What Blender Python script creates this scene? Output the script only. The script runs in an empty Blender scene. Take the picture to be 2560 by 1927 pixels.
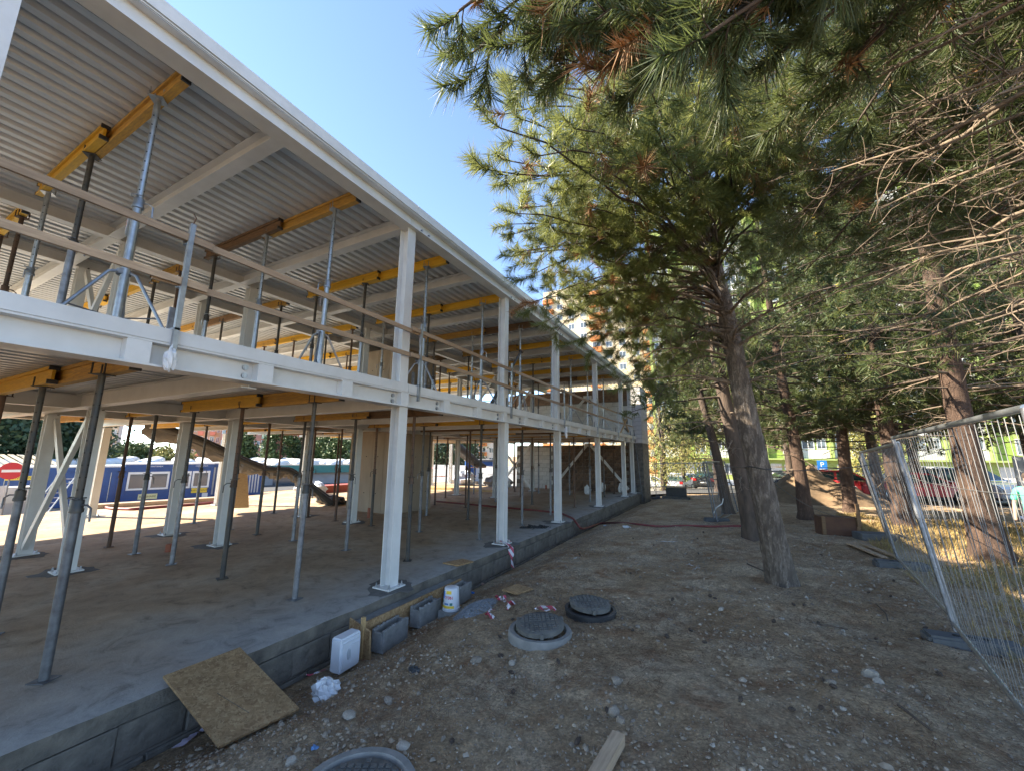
import bpy, math, random
import numpy as np
from mathutils import Matrix, Vector

# ------------------------------------------------------------------ camera, sky, sun, exposure
scene = bpy.context.scene
C = bpy.context.scene.collection
R3 = np.array([[0, 0, 0], [0, 0, 0], [0, 0, 0]], float)
FOC, CX, CY = 994.0, 1280.0, 963.5
def _ray(u, v): return np.array([u - CX, -(v - CY), -FOC])
_Y = _ray(1817, 1142); _Y /= np.linalg.norm(_Y)
_Z = _ray(1340, -4750); _Z -= _Y * _Z.dot(_Y); _Z /= np.linalg.norm(_Z)
R3 = np.array([np.cross(_Y, _Z), _Y, _Z])
CAM = np.array([0, 0, 2.0])
cam_d = bpy.data.cameras.new('camera'); cam = bpy.data.objects.new('camera', cam_d); C.objects.link(cam)
cam_d.sensor_fit = 'HORIZONTAL'; cam_d.sensor_width = 36.0; cam_d.lens = FOC / 2560 * 36
cam_d.clip_start = 0.05; cam_d.clip_end = 3000
M = Matrix.Identity(4)
for i in range(3):
    for j in range(3): M[i][j] = R3[i][j]
    M[i][3] = CAM[i]
cam.matrix_world = M
scene.camera = cam

SUN_EL = math.radians(35.0)
SUN_H = np.array([-0.905, -0.425]); SUN_H /= np.linalg.norm(SUN_H)
world = bpy.data.worlds.new('World'); scene.world = world; world.use_nodes = True
wn = world.node_tree; wn.nodes.clear()
wo = wn.nodes.new('ShaderNodeOutputWorld'); wb = wn.nodes.new('ShaderNodeBackground')
sky = wn.nodes.new('ShaderNodeTexSky'); sky.sky_type = 'NISHITA'; sky.sun_disc = False
sky.sun_elevation = SUN_EL; sky.sun_rotation = math.atan2(SUN_H[0], SUN_H[1])
sky.altitude = 150; sky.air_density = 0.62; sky.dust_density = 0.0; sky.ozone_density = 2.4
wb.inputs[1].default_value = 0.15
wn.links.new(sky.outputs[0], wb.inputs[0]); wn.links.new(wb.outputs[0], wo.inputs[0])
sd = bpy.data.lights.new('sun', 'SUN'); sun = bpy.data.objects.new('sun', sd); C.objects.link(sun)
sd.energy = 4.5; sd.angle = math.radians(0.5); sd.color = (1.0, 0.93, 0.82)
sdir = Vector((SUN_H[0] * math.cos(SUN_EL), SUN_H[1] * math.cos(SUN_EL), math.sin(SUN_EL)))
sun.rotation_euler = sdir.to_track_quat('Z', 'Y').to_euler(); sun.location = (-40, -20, 40)
vs = scene.view_settings
vs.view_transform = 'Standard'; vs.look = 'None'; vs.gamma = 1.0; vs.use_curve_mapping = False; vs.exposure = 2.1
vs.use_white_balance = True; vs.white_balance_temperature = 7250; vs.white_balance_tint = 8
scene.render.engine = 'CYCLES'
try:
    scene.cycles.use_denoising = True; scene.cycles.denoiser = 'OPENIMAGEDENOISE'
    scene.cycles.max_bounces = 7; scene.cycles.diffuse_bounces = 5; scene.cycles.glossy_bounces = 3
    scene.cycles.transparent_max_bounces = 6; scene.cycles.caustics_reflective = False; scene.cycles.caustics_refractive = False
    scene.cycles.sample_clamp_indirect = 8
except Exception: pass

# ------------------------------------------------------------------ pixel helpers (a pixel gives only a direction)
def dirn(u, v):
    w = R3 @ _ray(u, v); return w / np.linalg.norm(w)
def onz(u, v, z): w = dirn(u, v); return CAM + (z - CAM[2]) / w[2] * w
def onx(u, v, x): w = dirn(u, v); return CAM + (x - CAM[0]) / w[0] * w
def ony(u, v, y): w = dirn(u, v); return CAM + (y - CAM[1]) / w[1] * w
def atr(u, v, r): return CAM + r * dirn(u, v)

# ------------------------------------------------------------------ mesh helpers
rng = np.random.default_rng(7); rnd = random.Random(7)
class MB:
    def __init__(s): s.v = []; s.f = []
    def add(s, vs, fs):
        n = len(s.v); s.v += [tuple(map(float, p)) for p in vs]; s.f += [tuple(i + n for i in f) for f in fs]; return s
    def box(s, a, b):
        (x0, y0, z0), (x1, y1, z1) = a, b
        return s.add([(x0, y0, z0), (x1, y0, z0), (x1, y1, z0), (x0, y1, z0), (x0, y0, z1), (x1, y0, z1), (x1, y1, z1), (x0, y1, z1)],
                     [(0, 3, 2, 1), (4, 5, 6, 7), (0, 1, 5, 4), (1, 2, 6, 5), (2, 3, 7, 6), (3, 0, 4, 7)])
    def cbox(s, c, d, rot=None):
        h = np.array(d) / 2.0; P = []
        for sz in (-1, 1):
            for sx, sy in ((-1, -1), (1, -1), (1, 1), (-1, 1)): P.append(np.array([sx, sy, sz]) * h)
        if rot is not None: P = [np.array(rot @ Vector(p)) for p in P]
        return s.add([np.array(c) + p for p in P], [(0, 3, 2, 1), (4, 5, 6, 7), (0, 1, 5, 4), (1, 2, 6, 5), (2, 3, 7, 6), (3, 0, 4, 7)])
    def extr(s, poly, o, ex, ey, vec):
        o, ex, ey, vec = map(lambda q: np.array(q, float), (o, ex, ey, vec)); n = len(poly)
        a = [o + p[0] * ex + p[1] * ey for p in poly]; b = [p + vec for p in a]
        if np.cross(ex, ey).dot(vec) < 0: a = a[::-1]; b = b[::-1]
        return s.add(a + b, [tuple(range(n))[::-1], tuple(range(n, 2 * n))] + [(i, (i + 1) % n, n + (i + 1) % n, n + i) for i in range(n)])
    def tube(s, pts, r, n=8, cap=True, twist=0.0):
        P = np.array(pts, float); m = len(P); rr = np.full(m, r) if np.isscalar(r) else np.array(r, float)
        T = np.gradient(P, axis=0); T /= np.linalg.norm(T, axis=1)[:, None] + 1e-12
        ref = np.array([0, 0, 1.0]) if abs(T[0][2]) < 0.9 else np.array([1.0, 0, 0])
        V = []; a = np.arange(n) * 2 * math.pi / n + twist
        N = np.cross(T[0], ref); N /= np.linalg.norm(N)
        for i in range(m):
            N = N - T[i] * N.dot(T[i]); N /= np.linalg.norm(N) + 1e-12
            B = np.cross(T[i], N)
            V += list(P[i] + rr[i] * (np.cos(a)[:, None] * N + np.sin(a)[:, None] * B))
        F = [(i * n + j, i * n + (j + 1) % n, (i + 1) * n + (j + 1) % n, (i + 1) * n + j) for i in range(m - 1) for j in range(n)]
        if cap: F += [tuple(range(n))[::-1], tuple(range((m - 1) * n, m * n))]
        return s.add(V, F)
    def cyl(s, p0, p1, r, n=10): return s.tube([p0, p1], r, n)
    def lathe(s, prof, n=24, c=(0, 0, 0)):
        V = []; m = len(prof); a = np.arange(n) * 2 * math.pi / n
        for r, z in prof: V += [(c[0] + r * math.cos(t), c[1] + r * math.sin(t), c[2] + z) for t in a]
        F = [(i * n + j, i * n + (j + 1) % n, (i + 1) * n + (j + 1) % n, (i + 1) * n + j) for i in range(m - 1) for j in range(n)]
        F += [tuple(range(n))[::-1], tuple(range((m - 1) * n, m * n))]
        return s.add(V, F)
    def ibeam(s, p0, p1, h, b, tf=0.012, tw=0.009, side=None):
        """p0,p1: middle of the bottom flange"""
        p0 = np.array(p0, float); p1 = np.array(p1, float); d = p1 - p0
        up = np.array([0, 0, 1.0]) if side is None else None
        if side is None: ex = np.cross(up, d); ex /= np.linalg.norm(ex)
        else: ex = np.array(side[0], float); up = np.array(side[1], float)
        q = [(-b/2, 0), (b/2, 0), (b/2, tf), (tw/2, tf), (tw/2, h-tf), (b/2, h-tf), (b/2, h), (-b/2, h), (-b/2, h-tf), (-tw/2, h-tf), (-tw/2, tf), (-b/2, tf)]
        n = 12; a = [p0 + x * ex + y * up for x, y in q]; bb = [p + d for p in a]
        fl = np.cross(ex, up).dot(d) < 0
        caps = [(0, 1, 2, 11), (11, 2, 3, 10), (10, 3, 4, 9), (9, 4, 5, 8), (8, 5, 6, 7)]
        F = [c[::-1] for c in caps] + [tuple(i + n for i in c) for c in caps] + [(i, (i + 1) % n, n + (i + 1) % n, n + i) for i in range(n)]
        if fl: F = [f[::-1] for f in F]
        return s.add(a + bb, F)
    def mesh(s, name='m', smooth=None):
        me = bpy.data.meshes.new(name); me.from_pydata(s.v, [], s.f); 
        if smooth is not None:
            me.shade_smooth(); me.set_sharp_from_angle(angle=math.radians(smooth))
        return me
    def build(s, name, mat, parent=None, smooth=None):
        return link(name, s.mesh(name, smooth), mat, parent)

def link(name, me, mat, parent=None):
    if mat is not None and not me.materials: me.materials.append(mat)
    o = bpy.data.objects.new(name, me); C.objects.link(o)
    if parent is not None: o.parent = parent
    return o
def tri_mesh(name, V, F):
    V = np.ascontiguousarray(V, np.float32); F = np.ascontiguousarray(F, np.int32); k = F.shape[1]
    me = bpy.data.meshes.new(name); me.vertices.add(len(V)); me.vertices.foreach_set('co', V.ravel())
    me.loops.add(F.size); me.loops.foreach_set('vertex_index', F.ravel())
    me.polygons.add(len(F)); me.polygons.foreach_set('loop_start', np.arange(len(F), dtype=np.int32) * k)
    me.polygons.foreach_set('loop_total', np.full(len(F), k, np.int32)); me.update(calc_edges=True); return me
def empty(name, loc=(0, 0, 0), rz=0.0):
    o = bpy.data.objects.new(name, None); C.objects.link(o); o.location = loc; o.rotation_euler = (0, 0, rz); o.empty_display_size = 0.1; return o
def tag(o, label, cat, group=None, kind=None):
    o['label'] = label; o['category'] = cat
    if group: o['group'] = group
    if kind: o['kind'] = kind
    return o
def struct(o, kind='structure'): o['kind'] = kind; return o
def copy_tree(o, parent=None):
    c = o.copy(); C.objects.link(c); c.parent = parent
    for ch in o.children: copy_tree(ch, c)
    return c
_cache = {}
def shared(key, fn, mat):
    k = (key, mat.name)
    if k not in _cache:
        me = fn(); 
        if not me.materials: me.materials.append(mat)
        _cache[k] = me
    return _cache[k]
ORD = ['first', 'second', 'third', 'fourth', 'fifth', 'sixth', 'seventh', 'eighth', 'ninth', 'tenth', 'eleventh', 'twelfth']
def text(name, s, size, mat, parent, loc, rot, extr=0.001, align='CENTER'):
    cu = bpy.data.curves.new(name, 'FONT'); cu.body = s; cu.size = size; cu.align_x = align; cu.align_y = 'CENTER'; cu.extrude = extr; cu.resolution_u = 3
    t = bpy.data.objects.new(name, cu); C.objects.link(t); dg = bpy.context.evaluated_depsgraph_get()
    me = bpy.data.meshes.new_from_object(t.evaluated_get(dg)); bpy.data.objects.remove(t)
    me.materials.clear(); o = link(name, me, mat, parent); o.location = loc; o.rotation_euler = rot; return o

# value noise on numpy arrays
_perm = np.random.default_rng(3).random((256, 256))
def vnoise(x, y):
    xi = np.floor(x).astype(int); yi = np.floor(y).astype(int); fx = x - xi; fy = y - yi
    fx = fx * fx * (3 - 2 * fx); fy = fy * fy * (3 - 2 * fy); g = lambda a, b: _perm[a % 256, b % 256]
    return (g(xi, yi) * (1 - fx) + g(xi + 1, yi) * fx) * (1 - fy) + (g(xi, yi + 1) * (1 - fx) + g(xi + 1, yi + 1) * fx) * fy
def fbm(x, y, o=4):
    s = 0; a = 0.5
    for k in range(o): s = s + a * (vnoise(x * 2 ** k + 17 * k, y * 2 ** k + 5 * k) - 0.5); a *= 0.5
    return s
def sstep(a, b, x): t = np.clip((x - a) / (b - a), 0, 1); return t * t * (3 - 2 * t)

# ------------------------------------------------------------------ materials
MT = {}
def _nt(name):
    m = bpy.data.materials.new(name); m.use_nodes = True; nt = m.node_tree; b = nt.nodes['Principled BSDF']; MT[name] = m; return m, nt, b
def _ramp(nt, fac, stops):
    r = nt.nodes.new('ShaderNodeValToRGB'); e = r.color_ramp.elements
    while len(e) < len(stops): e.new(0.5)
    for k, (p, c) in enumerate(stops): e[k].position = p; e[k].color = (*c, 1)
    nt.links.new(fac, r.inputs[0]); return r.outputs[0]
def _noise(nt, co, scale, detail=4, rough=0.6, dist=0.0):
    n = nt.nodes.new('ShaderNodeTexNoise'); n.inputs['Scale'].default_value = scale; n.inputs['Detail'].default_value = detail
    n.inputs['Roughness'].default_value = rough; n.inputs['Distortion'].default_value = dist; nt.links.new(co, n.inputs['Vector']); return n.outputs[0]
def _co(nt, scale=(1, 1, 1), which='Object', rot=(0, 0, 0)):
    t = nt.nodes.new('ShaderNodeTexCoord'); mp = nt.nodes.new('ShaderNodeMapping'); mp.inputs['Scale'].default_value = scale; mp.inputs['Rotation'].default_value = rot
    nt.links.new(t.outputs[which], mp.inputs[0]); return mp.outputs[0]
def _bump(nt, b, h, strength=0.3, dist=0.01):
    n = nt.nodes.new('ShaderNodeBump'); n.inputs['Strength'].default_value = strength; n.inputs['Distance'].default_value = dist
    nt.links.new(h, n.inputs['Height']); nt.links.new(n.outputs[0], b.inputs['Normal'])
def _mix(nt, fac, a, c, mode='MIX'):
    m = nt.nodes.new('ShaderNodeMix'); m.data_type = 'RGBA'; m.blend_type = mode
    for v, i in ((fac, 0), (a, 6), (c, 7)):
        if isinstance(v, (int, float)): m.inputs[i].default_value = v
        elif isinstance(v, tuple): m.inputs[i].default_value = (*v, 1)
        else: nt.links.new(v, m.inputs[i])
    return m.outputs[2]
def mat(name, c1, c2=None, scale=6.0, rough=0.6, metal=0.0, bump=0.0, bdist=0.004, bscale=None, stretch=(1, 1, 1), rnd_amt=0.0, detail=5, lo=0.35, hi=0.65, spec=0.5, island=None, coat=0.0):
    m, nt, b = _nt(name); co = _co(nt, stretch)
    c2 = c2 or tuple(x * 0.82 for x in c1)
    f = _noise(nt, co, scale, detail)
    col = _ramp(nt, f, [(lo, c1), (hi, c2)])
    if rnd_amt:
        oi = nt.nodes.new('ShaderNodeObjectInfo'); r = _ramp(nt, oi.outputs['Random'], [(0, (1 - rnd_amt,) * 3), (1, (1 + rnd_amt,) * 3)]); col = _mix(nt, 1.0, col, r, 'MULTIPLY')
    if island:
        g = nt.nodes.new('ShaderNodeNewGeometry'); r = _ramp(nt, g.outputs['Random Per Island'], island); col = _mix(nt, 0.75, col, r)
    nt.links.new(col, b.inputs['Base Color'])
    b.inputs['Roughness'].default_value = rough; b.inputs['Metallic'].default_value = metal; b.inputs['Specular IOR Level'].default_value = spec
    if coat: b.inputs['Coat Weight'].default_value = coat; b.inputs['Coat Roughness'].default_value = 0.06
    if bump: _bump(nt, b, _noise(nt, co, bscale or scale * 4, 6, 0.65), bump, bdist)
    return m
def translucent(name, amt, c):
    nt = MT[name].node_tree; b = nt.nodes['Principled BSDF']; t = nt.nodes.new('ShaderNodeBsdfTranslucent'); t.inputs[0].default_value = (*c, 1); m = nt.nodes.new('ShaderNodeMixShader'); m.inputs[0].default_value = amt
    nt.links.new(b.outputs[0], m.inputs[1]); nt.links.new(t.outputs[0], m.inputs[2]); nt.links.new(m.outputs[0], nt.nodes['Material Output'].inputs[0])
def glassy(name, c, rough=0.06, metal=0.0, spec=0.8):
    m, nt, b = _nt(name); b.inputs['Base Color'].default_value = (*c, 1); b.inputs['Roughness'].default_value = rough; b.inputs['Metallic'].default_value = metal; b.inputs['Specular IOR Level'].default_value = spec; return m

mat('white_steel', (0.67, 0.672, 0.665), (0.57, 0.57, 0.56), 2.2, 0.38, bump=0.05, bscale=20)
mat('dusty_deck', (0.58, 0.545, 0.48), (0.50, 0.47, 0.41), 2, 0.7)
mat('white_plate', (0.68, 0.68, 0.67), (0.60, 0.60, 0.59), 5, 0.4)
mat('deck_steel', (0.64, 0.66, 0.68), (0.55, 0.57, 0.59), 2.5, 0.36, 0.25, stretch=(3, .4, 1), bump=0.03, bscale=14)
mat('galv', (0.42, 0.44, 0.46), (0.30, 0.32, 0.34), 12, 0.38, 0.8, rnd_amt=0.15)
mat('galv_old', (0.22, 0.23, 0.25), (0.13, 0.13, 0.14), 10, 0.5, 0.6, rnd_amt=0.25)
mat('rust_steel', (0.10, 0.072, 0.058), (0.15, 0.085, 0.055), 9, 0.75, 0.3, bump=0.2, rnd_amt=0.25)
mat('dark_steel', (0.055, 0.06, 0.065), (0.10, 0.085, 0.07), 8, 0.55, 0.5, bump=0.1, rnd_amt=0.2)
mat('hole', (0.012, 0.012, 0.012), None, 5, 0.9)
mat('yellow_wood', (0.78, 0.46, 0.035), (0.58, 0.31, 0.03), 6, 0.55, stretch=(1.2, 9, 9), bump=0.12, rnd_amt=0.15, lo=.3, hi=.75)
mat('worn_yellow', (0.60, 0.34, 0.06), (0.38, 0.21, 0.06), 6, 0.7, stretch=(1.2, 9, 9), bump=0.2, rnd_amt=0.15)
mat('brown_wood', (0.23, 0.13, 0.06), (0.13, 0.075, 0.04), 6, 0.75, stretch=(1.2, 9, 9), bump=0.25, rnd_amt=0.2)
mat('plank', (0.47, 0.34, 0.225), (0.33, 0.23, 0.15), 5, 0.75, stretch=(8, 1, 8), bump=0.2, rnd_amt=0.2)
mat('new_wood', (0.55, 0.36, 0.17), (0.42, 0.26, 0.12), 5, 0.7, stretch=(8, 1, 8), bump=0.15)
mat('conc_block', (0.25, 0.245, 0.235), (0.18, 0.175, 0.168), 14, 0.9, bump=0.35, bscale=60)
mat('conc_core', (0.38, 0.30, 0.22), (0.28, 0.22, 0.165), 1.6, 0.85, stretch=(1.5, 1.5, .45), bump=0.15, bscale=25)
mat('ytong', (0.62, 0.60, 0.57), (0.54, 0.52, 0.49), 6, 0.95, bump=0.2, bscale=70, rnd_amt=0.08)
mat('old_block', (0.20, 0.125, 0.085), (0.11, 0.075, 0.055), 7, 0.95, bump=0.5, bdist=0.02, bscale=12, rnd_amt=0.35)
mat('mortar', (0.24, 0.21, 0.18), (0.16, 0.14, 0.12), 8, 0.95, bump=0.3)
mat('found', (0.22, 0.19, 0.155), (0.095, 0.085, 0.073), 4, 0.92, bump=0.9, bdist=0.03, bscale=14, rnd_amt=0.12)
mat('black_iron', (0.10, 0.097, 0.09), (0.16, 0.15, 0.135), 10, 0.75, 0.1, bump=0.15)
mat('black_plastic', (0.02, 0.021, 0.024), (0.04, 0.04, 0.042), 8, 0.5)
mat('white_plastic', (0.66, 0.68, 0.72), (0.58, 0.60, 0.64), 4, 0.35, bump=0.02)
mat('bag', (0.70, 0.71, 0.72), (0.60, 0.61, 0.63), 6, 0.4, bump=0.3, bscale=15)
mat('hose', (0.23, 0.045, 0.04), (0.15, 0.03, 0.03), 8, 0.5)
mat('pvc', (0.32, 0.09, 0.04), (0.27, 0.07, 0.035), 8, 0.5)
def barkm(name, c1, c2, crack, sc=9.0):
    m, nt, b = _nt(name); co = _co(nt, (1, 1, .30)); wob = _noise(nt, co, 7, 5, .65); v3 = _mix(nt, 0.30, co, wob)
    v = nt.nodes.new('ShaderNodeTexVoronoi'); v.inputs['Scale'].default_value = sc; v.feature = 'F1'; nt.links.new(v3, v.inputs['Vector'])
    n = _noise(nt, co, 30, 7, .75); n2 = _noise(nt, co, 9, 6, .7)
    c = _mix(nt, 0.5, _ramp(nt, n, [(.34, crack), (.5, c2), (.66, c1)]), _ramp(nt, n2, [(.36, crack), (.5, c2), (.66, c1)]))
    c = _mix(nt, _ramp(nt, v.outputs['Distance'], [(0.32, (0, 0, 0)), (0.62, (.75, .75, .75))]), c, crack)
    nt.links.new(c, b.inputs['Base Color']); b.inputs['Roughness'].default_value = .95; b.inputs['Specular IOR Level'].default_value = .15
    h = nt.nodes.new('ShaderNodeMath'); h.operation = 'ADD'; nt.links.new(n2, h.inputs[0]); nt.links.new(n, h.inputs[1])
    _bump(nt, b, h.outputs[0], 1.0, .05); return m
barkm('bark', (0.40, 0.335, 0.28), (0.22, 0.18, 0.15), (0.10, 0.08, 0.066), 22.0); barkm('bark_red', (0.235, 0.155, 0.115), (0.12, 0.078, 0.06), (0.085, 0.058, 0.046), 19.0)
mat('bark_dark', (0.12, 0.085, 0.065), (0.06, 0.045, 0.037), 6, 0.95, stretch=(1.6, 1.6, .45), bump=0.8, bdist=0.025, bscale=12)
mat('twig', (0.25, 0.185, 0.13), (0.12, 0.09, 0.068), 9, 0.85)
mat('limb', (0.12, 0.088, 0.065), (0.07, 0.05, 0.04), 7, 0.9, bump=0.4, bscale=30)
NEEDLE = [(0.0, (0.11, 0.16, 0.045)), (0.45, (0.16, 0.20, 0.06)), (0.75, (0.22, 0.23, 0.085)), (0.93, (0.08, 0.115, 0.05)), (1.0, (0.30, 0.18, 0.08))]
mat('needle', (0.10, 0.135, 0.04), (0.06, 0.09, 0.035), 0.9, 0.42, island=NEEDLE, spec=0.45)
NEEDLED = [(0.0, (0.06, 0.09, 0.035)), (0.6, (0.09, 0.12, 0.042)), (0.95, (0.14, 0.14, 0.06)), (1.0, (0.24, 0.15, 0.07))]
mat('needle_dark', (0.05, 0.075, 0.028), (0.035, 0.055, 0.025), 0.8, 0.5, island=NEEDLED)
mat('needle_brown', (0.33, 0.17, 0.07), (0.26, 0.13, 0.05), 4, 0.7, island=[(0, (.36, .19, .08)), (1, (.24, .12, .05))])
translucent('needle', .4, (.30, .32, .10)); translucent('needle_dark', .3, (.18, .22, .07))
mat('leaf_yellow', (0.30, 0.24, 0.06), (0.20, 0.19, 0.05), 1.0, 0.6, island=[(0, (.34, .26, .07)), (.5, (.22, .22, .06)), (1, (.15, .17, .05))])
mat('leaf_green', (0.07, 0.11, 0.03), (0.05, 0.08, 0.025), 1.0, 0.6, island=[(0, (.05, .09, .025)), (.6, (.08, .12, .035)), (1, (.14, .16, .05))])
mat('leaf_dark', (0.035, 0.065, 0.028), (0.02, 0.045, 0.02), 1.0, 0.6, island=[(0, (.02, .045, .02)), (.6, (.04, .075, .03)), (1, (.08, .11, .04))])
mat('litter', (0.20, 0.10, 0.05), (0.14, 0.075, 0.04), 4, 0.8, island=[(0, (.24, .12, .06)), (.6, (.13, .075, .045)), (1, (.30, .2, .11))])
mat('dry_grass', (0.40, 0.28, 0.10), (0.28, 0.20, 0.08), 2, 0.8, island=[(0, (.46, .32, .12)), (.6, (.30, .21, .08)), (1, (.2, .18, .06))])
mat('stone', (0.32, 0.26, 0.20), (0.21, 0.17, 0.13), 6, 0.9, bump=0.3, bscale=25, rnd_amt=0.2)
mat('pale_stone', (0.40, 0.345, 0.28), (0.29, 0.25, 0.205), 6, 0.9, bump=0.3, bscale=25, rnd_amt=0.12)
mat('gravel', (0.34, 0.275, 0.205), (0.24, 0.19, 0.14), 3, 0.92, island=[(0, (.20, .155, .115)), (.75, (.38, .305, .225)), (.97, (.50, .44, .36)), (1, (.34, .2, .13))])
mat('cone', (0.085, 0.06, 0.045), (0.05, 0.036, 0.03), 20, 0.9)
mat('asphalt', (0.085, 0.085, 0.088), (0.065, 0.065, 0.067), 5, 0.9, bump=0.2)
mat('paving', (0.30, 0.27, 0.23), (0.25, 0.225, 0.19), 3, 0.9, bump=0.15)
mat('container_blue', (0.012, 0.072, 0.24), (0.010, 0.058, 0.20), 3, 0.42)
mat('container_light', (0.10, 0.24, 0.46), (0.08, 0.20, 0.40), 3, 0.45)
mat('container_grey', (0.45, 0.47, 0.50), (0.38, 0.40, 0.43), 3, 0.5)
mat('white_paint', (0.74, 0.74, 0.73), (0.68, 0.68, 0.67), 4, 0.5)
mat('cream', (0.54, 0.45, 0.31), (0.48, 0.40, 0.28), 1, 0.85)
mat('orange', (0.52, 0.19, 0.06), (0.46, 0.16, 0.05), 1, 0.8)
mat('lime', (0.27, 0.34, 0.10), (0.24, 0.30, 0.09), 1, 0.8)
mat('lime_dark', (0.24, 0.34, 0.06), (0.21, 0.30, 0.05), 1, 0.8)
mat('yellow_wall', (0.74, 0.55, 0.07), (0.68, 0.50, 0.06), 1, 0.8)
mat('brick_red', (0.34, 0.105, 0.075), (0.29, 0.09, 0.065), 1, 0.85)
mat('salmon', (0.60, 0.27, 0.20), (0.54, 0.24, 0.18), 1, 0.85)
mat('mint', (0.50, 0.60, 0.44), (0.45, 0.55, 0.40), 1, 0.85)
mat('offwhite', (0.52, 0.52, 0.50), (0.46, 0.46, 0.44), 1, 0.85)
mat('grey_wall', (0.40, 0.41, 0.42), (0.34, 0.35, 0.36), 1, 0.85)
mat('teal', (0.05, 0.20, 0.19), (0.04, 0.17, 0.16), 1, 0.7)
mat('bitumen', (0.15, 0.14, 0.14), (0.10, 0.10, 0.10), 2, 0.9)
mat('brown_roof', (0.36, 0.31, 0.23), (0.30, 0.26, 0.19), 2, 0.8)
mat('yellow_sign', (0.80, 0.55, 0.05), (0.76, 0.52, 0.05), 2, 0.5)
mat('pale_sign', (0.74, 0.68, 0.36), (0.70, 0.64, 0.34), 2, 0.5)
mat('red_sign', (0.50, 0.02, 0.03), (0.46, 0.02, 0.03), 2, 0.4)
mat('blue_sign', (0.015, 0.19, 0.60), (0.015, 0.17, 0.56), 2, 0.4)
mat('sign_text', (0.10, 0.08, 0.03), None, 2, 0.6)
mat('red_print', (0.62, 0.06, 0.07), (0.56, 0.05, 0.06), 2, 0.5)
mat('red_beam', (0.34, 0.075, 0.05), (0.27, 0.06, 0.04), 4, 0.7)
mat('tarp', (0.13, 0.115, 0.10), (0.08, 0.072, 0.065), 3, 0.6, bump=0.4, bscale=9, bdist=0.03)
mat('sheet_blue', (0.55, 0.60, 0.68), (0.40, 0.46, 0.56), 4, 0.35, bump=0.5, bscale=9, bdist=0.03)
mat('car_white', (0.72, 0.73, 0.74), None, 1, 0.3, coat=0.6); mat('car_red', (0.52, 0.035, 0.04), (0.48, 0.03, 0.035), 1, 0.3, coat=0.6)
mat('car_black', (0.018, 0.02, 0.028), None, 1, 0.25, coat=0.6); mat('car_green', (0.05, 0.075, 0.065), None, 1, 0.28, coat=0.6)
mat('car_silver', (0.40, 0.42, 0.45), None, 1, 0.3, 0.5, coat=0.5); mat('car_dark', (0.05, 0.055, 0.06), None, 1, 0.3, coat=0.5)
mat('tyre', (0.02, 0.02, 0.02), None, 6, 0.85); mat('rim', (0.55, 0.56, 0.58), None, 5, 0.3, 0.8); mat('tail_red', (0.45, 0.02, 0.02), None, 5, 0.25)
glassy('car_glass', (0.03, 0.06, 0.055), 0.04); glassy('window_glass', (0.09, 0.11, 0.13), 0.05); glassy('lamp_glass', (0.6, 0.62, 0.64), 0.1)
mat('skin', (0.45, 0.27, 0.2), None, 4, 0.6); mat('shirt_mint', (0.12, 0.62, 0.45), None, 4, 0.8); mat('trousers', (0.05, 0.07, 0.14), None, 4, 0.85)

def red_white(name, scale, axis=(1, 0, 0), rot=(0, 0, 0)):
    m, nt, b = _nt(name); co = _co(nt, (scale,) * 3, 'Object', rot)
    w = nt.nodes.new('ShaderNodeTexWave'); w.wave_type = 'BANDS'; w.bands_direction = 'DIAGONAL'; w.inputs['Scale'].default_value = 1.0; nt.links.new(co, w.inputs[0])
    nt.links.new(_ramp(nt, w.outputs[0], [(0.47, (0.66, 0.62, 0.64)), (0.53, (0.50, 0.06, 0.10))]), b.inputs['Base Color']); b.inputs['Roughness'].default_value = 0.45; return m
red_white('tape', 3.2)
mat('tape_pale', (0.58, 0.52, 0.62), (0.50, 0.42, 0.52), 8, 0.4)

def osb(name, dark=1.0):
    m, nt, b = _nt(name); co = _co(nt, (1, 1, 1)); 
    v = nt.nodes.new('ShaderNodeTexVoronoi'); v.inputs['Scale'].default_value = 48; v.inputs['Randomness'].default_value = 1
    wob = _noise(nt, co, 9, 3); mx = _mix(nt, 0.25, co, wob); nt.links.new(mx, v.inputs['Vector'])
    r = _ramp(nt, v.outputs['Color'], [(0.1, tuple(x * dark for x in (0.26, 0.15, 0.07))), (0.55, tuple(x * dark for x in (0.40, 0.25, 0.12))), (0.95, tuple(x * dark for x in (0.52, 0.36, 0.19)))])
    d = _ramp(nt, _noise(nt, co, 4, 5), [(0.35, (0.75, 0.72, 0.70)), (0.7, (1.05, 1.0, .98))])
    nt.links.new(_mix(nt, 1.0, r, d, 'MULTIPLY'), b.inputs['Base Color']); b.inputs['Roughness'].default_value = 0.8
    _bump(nt, b, v.outputs['Distance'], 0.35, 0.004); return m
osb('osb', 0.78); osb('osb_new', 1.05)

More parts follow.
